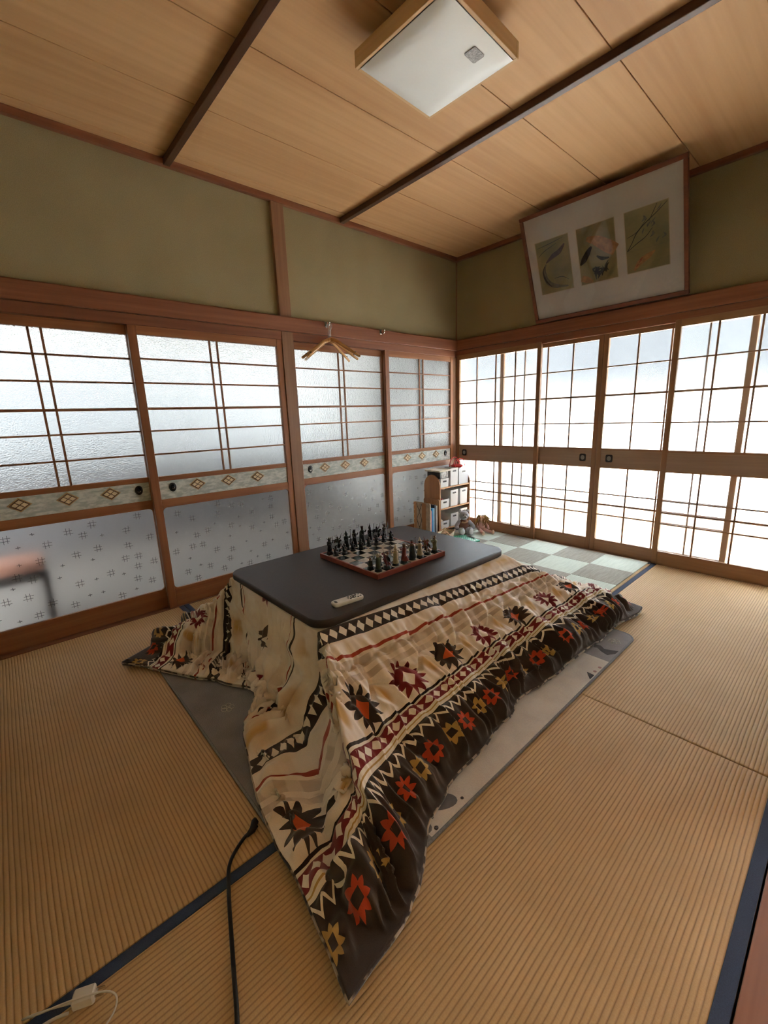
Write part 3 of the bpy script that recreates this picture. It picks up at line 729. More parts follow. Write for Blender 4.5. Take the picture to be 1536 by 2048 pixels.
# soft gold washes
col = m.mix((1.0 - ((a - .375) / .065).abs()).max(0.) * m.noise(4.5, (1, 1.6, 1), 2, which='UV').smooth(.42, .62) * .85, col, GOLD)
# faint plaid
pl = wu.band(.60, .632).max(wu.band(.650, .672)) * (.30 + ((v / .085).tri()).smooth(.4, .6) * .35)
col = m.mix(pl, col, (.44, .335, .25))
# centre lines
wav = (v * 48.).sin() * .006
col = m.mix((wu + wav).band(.283, .293), col, BROWN); col = m.mix((wu + wav).band(.262, .267), col, RED)
def star(uc, vc_frac, pitch, R, N, inner=.62):
    p = (a - uc) / R; q = (vc_frac - .5) * (pitch / R)
    r = (p * p + q * q).sqrt(); ang = q.atan2(p) / (2 * PI) * N
    return p, q, r.lt(inner + (1 - inner) * ((ang.tri() - .5).abs() * 0.0 + (1.0 - ang.tri())))
def diamond(p, q, s_): return (p.abs() + q.abs()).lt(s_)
# centre column motifs
cf = v / .25 + .76; par = (cf * .5).frac().gt(.5)
p, q, sh = star(0., cf.frac(), .25, .085, 10)
col = m.mix(sh, col, m.mix(par, BURG, (.09, .055, .035))); col = m.mix(diamond(p, q, .33), col, CREAM)
# first diamond band
col = m.mix(wu.band(.450, .517), col, BROWN)
col = m.mix(((wu - .4835).abs() / .0255 + (v / .0420).tri() * 1.16).lt(1.), col, WHITE)
# red line
col = m.mix((wu + (v * 60.).sin() * .002).band(.577, .590), col, RED)
# motif row
cf = v / .2525 + .18; par = (cf * .5).frac().gt(.5)
p, q, sh = star(.740, cf.frac(), .2525, .078, 12, .58)
colm = m.mix(par, BURG, (.050, .034, .028))
col = m.mix(sh, col, colm); col = m.mix(diamond(p, q, .40), col, m.mix(par, WHITE, ORNG))
cg = ((cf + .5).frac() - .5).abs() * (.2525 / .030); pg = ((a - .735) / .050).abs()
col = m.mix((1.0 - (cg * cg + pg * pg)).smooth(-.2, .8) * .85, col, GOLD)
# line, burgundy band
col = m.mix(wu.band(.811, .820), col, (.03, .018, .016)); col = m.mix(wu.band(.820, .829), col, WHITE)
col = m.mix(wu.band(.829, .870), col, BURG)
col = m.mix(((wu - .8495).abs() / .0165 + (v / .0455).tri() * 1.22).lt(1.), col, WHITE)
col = m.mix(wu.band(.870, .893), col, WHITE); col = m.mix(wu.band(.8795, .8835), col, (.50, .32, .10))
# brown border with zigzag and stars
col = m.mix(wu.gt(.893), col, BROWN)
zz = ((wu - .9165) - ((v / .043).tri() - .5) * .030).abs().lt(.0062)
col = m.mix(zz, col, WHITE)
cf = v / .098 + .3; par = (cf * .5).frac().gt(.5)
p, q, sh = star(.980, cf.frac(), .098, .035, 8, .58)
hole = p.abs().max(q.abs()).lt(.30)
col = m.mix(sh * (1.0 - hole), col, m.mix(par, (.50, .060, .022), (.50, .32, .10)))
col = m.mix(nf.smooth(.2, .8) * .12, col, (.10, .08, .06))
m.color(col); m.bump(nf * .5 + nz, .35, .003); MATS['quilt_fleece'] = m.mat
qm.materials.append(m.mat)
hem = [(float(Xq[i, 0]), float(Yq[i, 0]), float(Zq[i, 0]) - .008) for i in range(0, nu, 2)] + [(float(Xq[-1, j]), float(Yq[-1, j]), float(Zq[-1, j]) - .008) for j in range(0, nv, 2)] \
    + [(float(Xq[i, -1]), float(Yq[i, -1]), float(Zq[i, -1]) - .008) for i in range(nu - 1, -1, -2)] + [(float(Xq[0, j]), float(Yq[0, j]), float(Zq[0, j]) - .008) for j in range(nv - 1, -1, -2)]
m = Mat('hem_fleece', (.5, .4, .3), .95, sheen=.3); x, y, z = m.xyz(); n = m.noise(30., detail=1)
m.color(m.mix(n.smooth(.45, .55), (.05, .035, .03), (.40, .32, .24))); MATS['hem_fleece'] = m.mat
ORG[qo.name] = qoff
G().tube(hem, .0042, 6, closed=True).build('hem_piping', 'hem_fleece', qo)

# ---- leaning carp picture
pf = thing('carp_picture', (1.43, -.06, 1.862), 'wide dark framed picture of three small carp prints leaning out over the shoji lintel', 'picture')
_ey = Vector((0, -.31, .695)).normalized(); _ez = Vector((1, 0, 0)).cross(_ey)
PM = Matrix(((1, 0, 0, .898), (0, _ey.y, _ez.y, -.064), (0, _ey.z, _ez.z, 1.868), (0, 0, 0, 1)))
PW, PH = 1.065, .761
plain('mat_board', (.78, .74, .70), .8, .02, 5.); plain('print_cream', (.62, .52, .36), .8, .06, 12.)
m = Mat('print_wash', (.36, .31, .17), .8); n = m.noise(5., (1, 1, 1), 4, dist=1.2); n2 = m.noise(2.2, detail=2)
cc = m.mix(n.smooth(.3, .7), (.40, .33, .17), (.27, .26, .13)); cc = m.mix(n2.smooth(.5, .7) * .6, cc, (.20, .22, .14)); m.color(cc); MATS['print_wash'] = m.mat
plain('ink_dark', (.035, .035, .035), .8, .3, 60.); plain('ink_grey', (.16, .155, .13), .8, .3, 40.); plain('ink_green', (.055, .07, .05), .8, .3, 40.); plain('ink_orange', (.50, .27, .12), .8, .2, 40.); plain('ink_red', (.40, .12, .06), .8, .2, 40.); plain('ink_violet', (.10, .075, .085), .8, .3, 40.)
for b, mt in (((0, PW, 0, .027), 'x'), ((0, PW, PH - .027, PH), 'x'), ((0, .024, .027, PH - .027), 'z'), ((PW - .024, PW, .027, PH - .027), 'z')):
    G().box(*b, -.012, .016, PM).build('frame_rail', 'picture_frame_wood', pf, bevel=.003)
G().box(.02, PW - .02, .02, PH - .02, -.010, -.004, PM).build('backing', 'gap_dark', pf)
G().box(.022, PW - .022, .025, PH - .025, -.004, .000, PM).build('mat_board', 'mat_board', pf)
G().box(.023, PW - .023, .026, PH - .026, .007, .0085, PM).build('glazing', 'picture_glass', pf)
def bez(pts, n=8):
    P = [Vector((*p, 0)) for p in pts]; out = []
    for i in range(len(P) - 1):
        p0, p1, p2, p3 = P[max(i - 1, 0)], P[i], P[i + 1], P[min(i + 2, len(P) - 1)]
        for k in range(n):
            t = k / n
            out.append(.5 * ((2 * p1) + (p2 - p0) * t + (2 * p0 - 5 * p1 + 4 * p2 - p3) * t * t + (3 * p1 - p0 - 3 * p2 + p3) * t**3))
    return out + [P[-1]]
def stroke(parent, name, pts, wid, mat, z=.0012):
    c = bez(pts); L = len(c); a, b = [], []
    for i, p in enumerate(c):
        t = (c[min(i + 1, L - 1)] - c[max(i - 1, 0)]).normalized(); nn = Vector((-t.y, t.x, 0)); s_ = i / (L - 1) * (len(wid) - 1); k = min(int(s_), len(wid) - 2)
        w = wid[k] + (wid[k + 1] - wid[k]) * (s_ - k); a.append(p + nn * w); b.append(p - nn * w)
    vs_ = [(p.x, p.y, z) for p in a + b]; fs = [(i, L + i, L + i + 1, i + 1) for i in range(L - 1)]
    return G().add(vs_, fs, PM).build(name, mat, parent)
prints = []
for k, x0 in enumerate((.088, .398, .711)):
    o = G().box(x0 - .004, x0 + .252, .201, .571, -.0002, .0005, PM).build('art_print', 'print_cream', pf)
    G().box(x0, x0 + .248, .205, .567, .0003, .0009, PM).build('painted_ground', 'print_wash', o); prints.append(o)
a_, b_, c_ = prints
stroke(a_, 'painted_carp', [(.306, .512), (.262, .472), (.21, .452), (.152, .418)], [.004, .017, .016, .003], 'ink_violet')
stroke(a_, 'painted_carp', [(.150, .41), (.128, .36), (.145, .29), (.19, .252), (.25, .235), (.30, .228)], [.003, .014, .018, .016, .009, .004], 'ink_grey')
stroke(a_, 'painted_back', [(.139, .40), (.120, .36), (.133, .30), (.17, .25)], [.002, .006, .006, .002], 'ink_dark', .0016)
for q in ([(.10, .53), (.2, .54), (.3, .555)], [(.10, .47), (.15, .50), (.25, .53)], [(.20, .30), (.26, .30), (.31, .27)]): stroke(a_, 'water_line', q, [.001, .0025, .001], 'ink_green')
stroke(b_, 'painted_carp', [(.462, .492), (.53, .462), (.60, .41), (.646, .375)], [.012, .032, .040, .036], 'ink_orange')
stroke(b_, 'painted_tail', [(.49, .438), (.462, .405), (.43, .365), (.403, .338)], [.006, .018, .020, .004], 'ink_dark')
stroke(b_, 'painted_fin', [(.52, .37), (.555, .345), (.60, .34)], [.004, .012, .003], 'ink_green')
stroke(b_, 'painted_koi', [(.402, .25), (.44, .232), (.48, .212)], [.020, .022, .006], 'ink_orange')
for k in range(14):
    q = random.Random(k); x0, y0 = .475 + q.random() * .12, .215 + q.random() * .05
    stroke(b_, 'painted_weed', [(x0, y0), (x0 + q.uniform(-.02, .03), y0 + .03), (min(.644, x0 + q.uniform(.0, .05)), y0 + q.uniform(.03, .07))], [.002, .007, .001], 'ink_dark' if k % 2 else 'ink_green')
for q, w in (([(.716, .34), (.745, .38), (.775, .43), (.82, .47), (.90, .52), (.955, .56)], .003), ([(.716, .34), (.78, .375), (.83, .40), (.87, .44)], .0025), ([(.72, .42), (.78, .44), (.84, .50)], .002), ([(.85, .48), (.88, .53), (.90, .565)], .002)):
    stroke(c_, 'painted_branch', q, [w * .6, w, w * .5], 'ink_dark')
for k in range(10):
    q = random.Random(60 + k); x0, y0 = q.uniform(.80, .93), q.uniform(.33, .54)
    stroke(c_, 'painted_leaf', [(x0, y0), (x0 + q.uniform(.0, .02), y0 + .012), (x0 + q.uniform(.0, .03), y0 + .03)], [.001, q.uniform(.004, .010), .001], 'ink_grey')
stroke(c_, 'painted_carp', [(.752, .214), (.79, .258), (.84, .285), (.88, .305)], [.006, .018, .017, .003], 'ink_orange')
for q in ([(.765, .235), (.78, .25)], [(.785, .258), (.80, .272)], [(.79, .27), (.805, .285)]): stroke(c_, 'painted_spot', q, [.004, .004], 'ink_red', .0016)

# ---- ceiling lamp
lp = thing('ceiling_lamp', (1.535, -2.040, 2.49), 'square ceiling lamp with pale wooden frame and white domed cover', 'lamp')
LM = T(1.535, -2.040, 2.494) @ RZ(math.radians(2.2)); h = .226
for b, mt in (((-h, h, -h, -h + .015), 'x'), ((-h, h, h - .015, h), 'x'), ((-h, -h + .015, -h + .015, h - .015), 'y'), ((h - .015, h, -h + .015, h - .015), 'y')):
    G().box(*b, 0, .058, LM).build('frame_side', 'lamp_wood_' + mt, lp, bevel=.002)
g = G(); N = 18; r0 = h - .0155
vs_ = []; 
for i in range(N + 1):
    for j in range(N + 1):
        x, y = -r0 + 2 * r0 * i / N, -r0 + 2 * r0 * j / N
        e_ = max(abs(x), abs(y)) / r0; cornr = (max(0, abs(x) / r0 - .8) + max(0, abs(y) / r0 - .8))
        vs_.append((x, y, -.002 - .016 * (1 - max(0, (e_ - .72) / .28)**2.2) * 1.0))
fs = [(i * (N + 1) + j, i * (N + 1) + j + 1, (i + 1) * (N + 1) + j + 1, (i + 1) * (N + 1) + j) for i in range(N) for j in range(N)]
g.add(vs_, fs, LM, True).build('diffuser', 'lamp_shade', lp)
G().box(-h + .02, h - .02, -h + .02, h - .02, .048, .052, LM).build('reflector_plate', 'lamp_metal', lp)
G().lathe([(.09, .052), (.09, .075), (.06, .080), (.06, .1105)], 20, LM).build('ceiling_mount', 'lamp_metal', lp)
G().prism(rrect(.115, .165, .020, .085, .008), -.0205, -.0182, LM).build('notice_sticker', 'sticker_grey', lp)

# ---- coat hooks and hangers
def coat_hook(y, lab):
    r = thing('coat_hook', (.054, y, 1.815), lab, 'hook', 'coat hooks on the lintel')
    G().box(.0525, .056, y - .010, y + .010, 1.822, 1.861).build('back_plate', 'chrome', r, bevel=.001)
    G().tube([(.056, y, 1.834), (.072, y, 1.826), (.086, y, 1.822), (.098, y, 1.832), (.100, y, 1.846)], [.005, .0045, .0045, .0045, .004], 8).build('hook_arm', 'chrome', r)
    G().ell((.100, y, 1.850), (.008, .008, .008)).build('ball_tip', 'chrome', r)
coat_hook(-1.60, 'chrome coat hook carrying the wooden hangers'); coat_hook(-1.055, 'bare chrome coat hook nearer the corner on the red-brown lintel')
def hanger(rz, dz, lab, hx):
    r = thing('wooden_hanger', (.092, -1.60, 1.8285), lab, 'hanger', 'wooden hangers on one hook')
    ORG[r.name] = (0, 0, 0)
    G().tube([(0, -.013, -.018), (0, -.016, -.004), (0, -.008, .008), (0, .004, .0105), (0, .014, .002), (0, .013, -.016), (0, .004, -.034), (0, 0, -.050), (0, 0, -.085)], .0020, 7).build('wire_hook', 'steel_dark', r)
    for s_ in (-1, 1):
        pts = [(0, 0, -.086), (0, s_ * .045, -.100), (0, s_ * .110, -.140), (0, s_ * .165, -.172), (0, s_ * .212, -.200)]
        g = G().tube(pts, [.0115, .0115, .0105, .010, .009], 10, SC(.62, 1, 1.15))
        g.ell((0, s_ * .213, -.2305), (.0055, .011, .009)); g.build('shoulder_arm', 'hanger_wood', r)
        G().box(-.0075, .0075, s_ * .185 - .003, s_ * .185 + .003, -.206, -.198).build('notch', 'pull_black', r)
    r.rotation_euler = (0, 0, rz); r.location = (.092 + hx, -1.60, 1.8285 + dz)
hanger(.16, 0, 'wooden hanger lying closest to the frosted glass on the shared hook', -.016)
hanger(-.30, .001, 'wooden hanger in the middle of the three on one hook', 0)
hanger(-.95, .002, 'wooden hanger turned furthest out from the door on the shared hook', .014)

# ---- chess board
CB = T(1.206, -2.132, TZ); CS = .0570
cbt = thing('chess_board', (1.206, -2.132, TZ), 'red-brown edged chess board with dark green and cream squares on the dark table', 'chess board')
ORG[cbt.name] = (0, 0, 0); hh = 4 * CS; rim = .011
for b in ((-hh - rim, hh + rim, -hh - rim, -hh), (-hh - rim, hh + rim, hh, hh + rim), (-hh - rim, -hh, -hh, hh), (hh, hh + rim, -hh, hh)):
    G().box(*b, .0005, .026).build('rim', 'board_rim_wood', cbt, bevel=.002)
G().box(-hh, hh, -hh, hh, .0005, .020).build('core', 'board_rim_wood', cbt)
plain('square_cream', (.52, .45, .36), .22, .12, 60.); plain('square_green', (.030, .042, .034), .22, .25, 60.)
sqm = []
for mt in ('square_cream', 'square_green'):
    me = G().box(-CS / 2 + .0003, CS / 2 - .0003, -CS / 2 + .0003, CS / 2 - .0003, .020, .0235).mesh('square'); me.materials.append(MATS[mt]); sqm.append(me)
for i in range(8):
    for j in range(8):
        o = bpy.data.objects.new('square', sqm[(i + j + 1) % 2]); COL.objects.link(o); o.parent = cbt; o.location = ((i - 3.5) * CS, (j - 3.5) * CS, 0)

# ---- chess figures
for nm, c, r_, mt in (('dark_bronze', (.020, .017, .015), .38, .35), ('dark_green_bronze', (.020, .024, .018), .4, .35), ('dark_brown_bronze', (.035, .020, .014), .4, .3),
                   ('fig_green', (.055, .065, .035), .5, 0), ('fig_red', (.16, .030, .022), .5, 0), ('fig_cream', (.42, .34, .22), .55, 0), ('fig_grey', (.12, .12, .12), .45, .2), ('fig_brown', (.14, .075, .035), .5, 0), ('fig_base', (.030, .038, .034), .45, .1), ('fig_olive', (.17, .16, .075), .5, 0)):
    plain(nm, c, r_, .3, 300., metal=mt)
def figure(kind, pal):
    B, R_, K, A = pal          # base, robe/body, head, accessory materials
    P = []
    def add(n_, g_, m_): P.append((n_, g_, m_))
    def ped(r, h_): add('pedestal', G().lathe([(r, 0), (r * 1.02, .003), (r * .86, h_ * .5), (r * .92, h_ * .7), (r * .80, h_)], 14), B)
    if kind == 'pawn':
        ped(.0155, .010)
        add('body', G().lathe([(.0105, .010), (.012, .016), (.0095, .026), (.0105, .034), (.005, .040)], 12).tube([(.008, -.004, .034), (.013, -.010, .026), (.012, .004, .021)], .0032, 6), R_)
        add('head', G().ell((.001, 0, .0455), (.0062, .0062, .0072)).lathe([(.0066, .046), (.0072, .048), (.004, .054), (.0006, .057)], 10), K)
        add('shield', G().ell((.010, .004, .026), (.0035, .0095, .011)), A)
        add('axe', G().tube([(.002, -.014, .012), (.003, -.014, .046)], .0013, 6).box(-.003, .008, -.0155, -.0125, .038, .047), A)
    elif kind == 'rook':
        ped(.0185, .013)
        add('body', G().lathe([(.013, .013), (.0135, .022), (.011, .040), (.013, .054), (.0145, .062), (.006, .069)], 14), R_)
        add('arms', G().tube([(0, -.012, .062), (.006, -.018, .052), (.013, -.014, .046)], .0038, 7).tube([(0, .012, .062), (.006, .018, .056), (.008, .019, .072)], .0038, 7), R_)
        add('head', G().ell((.001, 0, .0745), (.0075, .007, .0085)).lathe([(.008, .076), (.0082, .079), (.005, .086), (.0008, .090)], 12), K)
        add('horns', G().tube([(0, -.006, .080), (0, -.014, .084), (0, -.017, .091)], [.0025, .0018, .0006], 6).tube([(0, .006, .080), (0, .014, .084), (0, .017, .091)], [.0025, .0018, .0006], 6), A)
        add('shield', G().ell((.015, -.012, .044), (.0035, .012, .015)), A)
        add('sword', G().tube([(.008, .019, .060), (.008, .021, .094)], [.002, .0008], 6).box(.005, .011, .014, .025, .069, .0715), A)
    elif kind == 'knight':
        ped(.0195, .012)
        add('horse', G().ell((-.002, 0, .036), (.0095, .0085, .017), RY(.35)).tube([(.008, 0, .050), (.015, 0, .058), (.018, 0, .066)], [.0085, .007, .0055], 10)
            .ell((.0245, 0, .0665), (.0095, .0045, .005), T(0, 0, 0)).tube([(.008, .006, .044), (.018, .007, .046), (.021, .007, .037)], [.004, .003, .0022], 7).tube([(.008, -.006, .044), (.019, -.007, .050), (.024, -.007, .043)], [.004, .003, .0022], 7)
            .tube([(-.006, .006, .028), (-.002, .008, .019), (-.007, .008, .011)], [.0055, .0035, .003], 7).tube([(-.006, -.006, .028), (-.002, -.008, .019), (-.007, -.008, .011)], [.0055, .0035, .003], 7)
            .tube([(-.012, 0, .028), (-.020, 0, .024), (-.020, 0, .014)], [.003, .0035, .001], 7), R_)
        add('rider', G().lathe([(.007, .048), (.008, .056), (.009, .066), (.004, .071)], 10, T(-.005, 0, 0)).tube([(-.005, .007, .066), (.000, .015, .070), (.002, .017, .080)], .003, 6).tube([(-.005, -.007, .066), (.004, -.012, .060), (.012, -.006, .060)], .003, 6), A)
        add('head', G().ell((-.004, 0, .076), (.0058, .0055, .0068)), K)
        add('cloak', G().prism([(-.012, .068), (-.026, .058), (-.030, .040), (-.020, .044), (-.012, .050)], -.010, .010, RX(PI / 2)), B)
        add('blade', G().tube([(.002, .017, .078), (.006, .022, .100)], [.0016, .0007], 6), A)
    else:
        t = {'bishop': .94, 'queen': 1.0, 'king': 1.06}[kind]
        ped(.0185, .012)
        add('robe', G().lathe([(.0165, .012), (.0155, .020), (.0125, .038 * t), (.0105, .052 * t), (.0125, .066 * t), (.0135, .073 * t), (.006, .080 * t)], 16).tube([(0, -.011, .072 * t), (.008, -.015, .060 * t), (.014, -.007, .056 * t)], .0040, 7)
            .tube([(0, .011, .072 * t), (.007, .017, .068 * t), (.011, .019, .078 * t)], .0040, 7), R_)
        add('head', G().ell((.001, 0, .087 * t), (.0072, .0066, .0085)), K)
        if kind == 'bishop':
            add('hat', G().lathe([(.0125, 0), (.008, .0022), (.0055, .009), (.0008, .022)], 12, T(0, 0, .091 * t)), R_)
            add('staff', G().tube([(.011, .020, .030), (.011, .0195, .075), (.012, .020, .105), (.010, .024, .110), (.006, .022, .107)], .0015, 6), A)
        elif kind == 'queen':
            add('hair', G().ell((-.003, 0, .083 * t), (.0082, .0082, .014)).lathe([(.0075, .091), (.0085, .097), (.0075, .095)], 12), A)
            add('gown_train', G().lathe([(.019, .012), (.015, .022), (.008, .034)], 14, T(-.006, 0, 0)), R_)
        else:
            add('crown', G().lathe([(.0072, .0915 * t), (.0088, .101 * t), (.0072, .100 * t)], 10), A)
            add('sword', G().tube([(.015, -.007, .014), (.015, -.006, .062)], [.0008, .0022], 6).box(.0125, .0175, -.013, .001, .060, .0625), A)
            add('cape', G().lathe([(.0185, .012), (.0165, .030), (.0135, .060), (.012, .074)], 14, T(-.005, 0, 0)), B)
    return P
def fig_tree(kind, pal):
    return [(n_, g_.mesh(n_), m_) for n_, g_, m_ in figure(kind, pal)]
cache = {}
def piece(name, kind, pal, i, j, rz, label, group):
    key = (kind, pal)
    if key not in cache:
        cache[key] = fig_tree(kind, pal)
        for _, me, m_ in cache[key]: me.materials.append(MATS[m_])
    x = 1.206 + (i - 3.5) * CS; y = -2.132 + (j - 3.5) * CS
    r = thing(name, (x, y, TZ + .0236), label, 'chess piece', group); r.rotation_euler = (0, 0, rz)
    for n_, me, m_ in cache[key]:
        o = bpy.data.objects.new(n_, me); COL.objects.link(o); o.parent = r
row = ('rook', 'knight', 'bishop', 'queen', 'king', 'bishop', 'knight', 'rook')
look = {'rook': 'warrior with shield and sword', 'knight': 'rider on a rearing horse', 'bishop': 'wizard with pointed hat', 'queen': 'slender gowned figure', 'king': 'tall crowned figure with sword'}
ordn = ('first', 'second', 'third', 'fourth', 'fifth', 'sixth', 'seventh', 'last')
DK = [('dark_bronze', a_, b_, c_) for a_, b_, c_ in (('dark_green_bronze', 'dark_bronze', 'dark_brown_bronze'), ('dark_bronze', 'dark_brown_bronze', 'dark_green_bronze'))]
LT = [('fig_base', 'fig_green', 'fig_cream', 'fig_olive'), ('fig_base', 'fig_red', 'fig_brown', 'fig_brown'), ('fig_base', 'fig_cream', 'fig_cream', 'fig_brown'), ('fig_base', 'fig_red', 'fig_brown', 'fig_brown'),
      ('fig_base', 'fig_brown', 'fig_red', 'fig_grey'), ('fig_base', 'fig_cream', 'fig_grey', 'fig_brown'), ('fig_base', 'fig_brown', 'fig_brown', 'fig_red'), ('fig_base', 'fig_olive', 'fig_brown', 'fig_cream')]
cn = {'fig_green': 'green', 'fig_red': 'red', 'fig_cream': 'cream', 'fig_brown': 'brown', 'fig_olive': 'olive'}
for j in range(8):
    k = row[j]
    piece('chess_' + k, k, DK[j % 2], 0, j, rnd.uniform(-.25, .25), 'dark bronze chess %s, %s from the remote-control end' % (look[k], ordn[j]), 'dark army back row')
    piece('chess_pawn', 'pawn', DK[(j + 1) % 2], 1, j, rnd.uniform(-.3, .3), 'small dark bronze chess pawn, %s in its row from the remote-control end' % ordn[j], 'dark army pawns')
    piece('chess_' + k, k, LT[j], 7, j, PI + rnd.uniform(-.25, .25), 'painted %s chess %s, %s from the remote-control end' % (cn[LT[j][1]], look[k], ordn[j]), 'painted army back row')
    if j < 7 or True:
        pl_ = ('fig_base', 'fig_grey' if j % 2 else 'fig_green', 'fig_brown', 'fig_olive' if j % 2 else 'fig_grey')
        piece('chess_pawn', 'pawn', pl_, 6, j, PI + rnd.uniform(-.3, .3), 'small painted chess pawn, %s in its row from the remote-control end' % ordn[j], 'painted army pawns')

# ---- remote control on the table
RM = T(1.535, -2.614, TZ) @ RZ(math.radians(90 - 6.))
rmt = thing('remote_control', (1.535, -2.614, TZ), 'slim white remote control with dark grey buttons on the dark table', 'remote control'); ORG[rmt.name] = (0, 0, 0)
rmt.rotation_euler = (0, 0, math.radians(84.)); RM = I4
g = G(); poly = rrect(-.071, .071, -.0225, .0225, .016, 6)
vs_ = []; rings = [(.90, .0005), (1.0, .004), (1.0, .011), (.96, .0145), (.86, .016)]
for k, z in rings: vs_ += [(px * (1 - (1 - k) * .35), py * k, z) for px, py in poly]
n_ = len(poly); fs = [(i * n_ + k, i * n_ + (k + 1) % n_, (i + 1) * n_ + (k + 1) % n_, (i + 1) * n_ + k) for i in range(len(rings) - 1) for k in range(n_)]
g.add(vs_, fs, smooth=True).add(vs_[-n_:], [tuple(range(n_))]).add(vs_[:n_], [tuple(reversed(range(n_)))]).build('casing', 'remote_white', rmt)
for bx, by, a, b in ((-.055, 0, .005, .009), (.058, .009, .004, .0035), (.058, -.009, .004, .0035), (.010, .010, .003, .005), (.010, -.010, .003, .005), (.045, .012, .003, .005), (.045, -.012, .003, .005)):
    G().prism(rrect(bx - a, bx + a, by - b, by + b, .002, 3), .0158, .0172, RM).build('button', 'remote_grey', rmt)
ring = [(.028 + .011 * math.cos(t), .011 * math.sin(t)) for t in np.linspace(0, 2 * PI, 17)[:-1]]
G().tube([(a, b, .0165) for a, b in ring], .0018, 6, RM, True).build('ring_button', 'remote_grey', rmt)
G().prism([(.028 + .0045 * math.cos(t), .0045 * math.sin(t)) for t in np.linspace(0, 2 * PI, 13)[:-1]], .0158, .0172, RM).build('button', 'remote_grey', rmt)
for k in range(3): G().box(.000, .004, -.006 + k * .006 - .001, -.006 + k * .006 + .001, .0158, .0168, RM).build('button', 'remote_grey', rmt)

# ---- cords on the floor
pc = thing('power_cord', (2.0, -3.35, 0), 'black power cord running from under the quilt across the tatami', 'cord')
pts = [(1.838, -3.200, .012), (1.842, -3.212, .010), (1.845, -3.245, .007), (1.885, -3.300, .0072), (1.955, -3.332, .0072), (2.065, -3.370, .0072), (2.13, -3.392, .0072), (2.205, -3.418, .0072), (2.33, -3.475, .0072), (2.47, -3.60, .0072)]
def smooth_pts(p, n=6):
    P = [Vector(q) for q in p]; out = []
    for i in range(len(P) - 1):
        p0, p1, p2, p3 = P[max(i - 1, 0)], P[i], P[i + 1], P[min(i + 2, len(P) - 1)]
        for k in range(n):
            t = k / n; out.append(.5 * ((2 * p1) + (p2 - p0) * t + (2 * p0 - 5 * p1 + 4 * p2 - p3) * t * t + (3 * p1 - p0 - 3 * p2 + p3) * t**3))
    return out + [P[-1]]
G().tube(smooth_pts(pts), .0048, 8).build('cable', 'cord_black', pc)
G().tube([(1.815, -3.196, .013), (1.825, -3.200, .014), (1.842, -3.215, .013), (1.846, -3.235, .009)], [.006, .011, .010, .005], 8, I4).build('connector', 'cord_black', pc)
chg = thing('phone_charger', (1.95, -3.63, 0), 'white phone charger plug with a looped white cable on the tatami', 'charger')
CM = T(1.950, -3.632, .0035) @ RZ(math.radians(65)) 
G().box(-.020, .020, -.013, .013, 0, .024, CM, .003).build('plug_body', 'charger_white', chg)
for s_ in (-1, 1): G().box(.020, .036, s_ * .006 - .0007, s_ * .006 + .0007, .009, .015, CM).build('prong', 'chrome', chg)
G().tube(smooth_pts([(1.944, -3.648, .012), (1.915, -3.70, .012), (1.900, -3.73, .008), (1.925, -3.70, .022), (1.952, -3.655, .034), (1.980, -3.603, .034), (2.000, -3.583, .026), (2.018, -3.592, .014), (2.030, -3.625, .006), (2.045, -3.68, .004), (2.05, -3.74, .004)]), .0019, 7).build('cable', 'charger_white', chg)
G().tube(smooth_pts([(1.958, -3.66, .016), (1.942, -3.69, .010), (1.935, -3.74, .005), (1.96, -3.77, .004)]), .003, 7).build('folded_lead', 'charger_white', chg)

# ---- toy shelf in the corner
sh = thing('toy_shelf', (.15, -.31, .008), 'brown wooden toy shelf with rounded sides in the corner', 'shelf')
SZ = .0095
def side_panel(y0, y1):
    x0, x1 = .040, .268; r = (x1 - x0) / 2; cx = (x0 + x1) / 2
    poly = [(x0, SZ), (x1, SZ)] + [(cx + r * math.cos(t), .485 + r * math.sin(t)) for t in np.linspace(0, PI, 17)]
    G().prism(poly, -y1, -y0, RX(PI / 2)).build('side_panel', 'shelf_wood', sh, bevel=.003)
side_panel(-.556, -.541); side_panel(-.100, -.085)
for z in (.055, .258, .462): G().box(.042, .266, -.541, -.100, z, z + .014).build('shelf_board', 'shelf_board_wood', sh, bevel=.002)
for z in (.075, .280): G().box(.044, .050, -.541, -.100, z + .05, z + .17).build('back_slat', 'shelf_wood', sh)
m = Mat('bin_plastic', (.80, .82, .84), .35, trans=.25); n = m.noise(8., detail=2); m.color(m.mix(n, (.72, .74, .77), (.84, .86, .87))); MATS['bin_plastic'] = m.mat
plain('bin_clear', (.70, .74, .82), .3, .05, 5., trans=.55); plain('slot_dark', (.10, .10, .11), .6)
plain('cloth_maroon', (.22, .045, .06), .9, .3, 40.); plain('cloth_blue', (.12, .16, .32), .9, .3, 40.); plain('cloth_pink', (.62, .36, .34), .9, .2, 40.); plain('cloth_white', (.70, .66, .60), .9, .1, 30.); plain('cloth_tan', (.50, .33, .20), .9, .2, 40.)
plain('strap_red', (.55, .02, .015), .5); plain('lid_cream', (.74, .70, .60), .5, .05, 10.); plain('photo_grey', (.45, .45, .46), .5, .6, 45.); plain('box_black', (.015, .015, .016), .5)
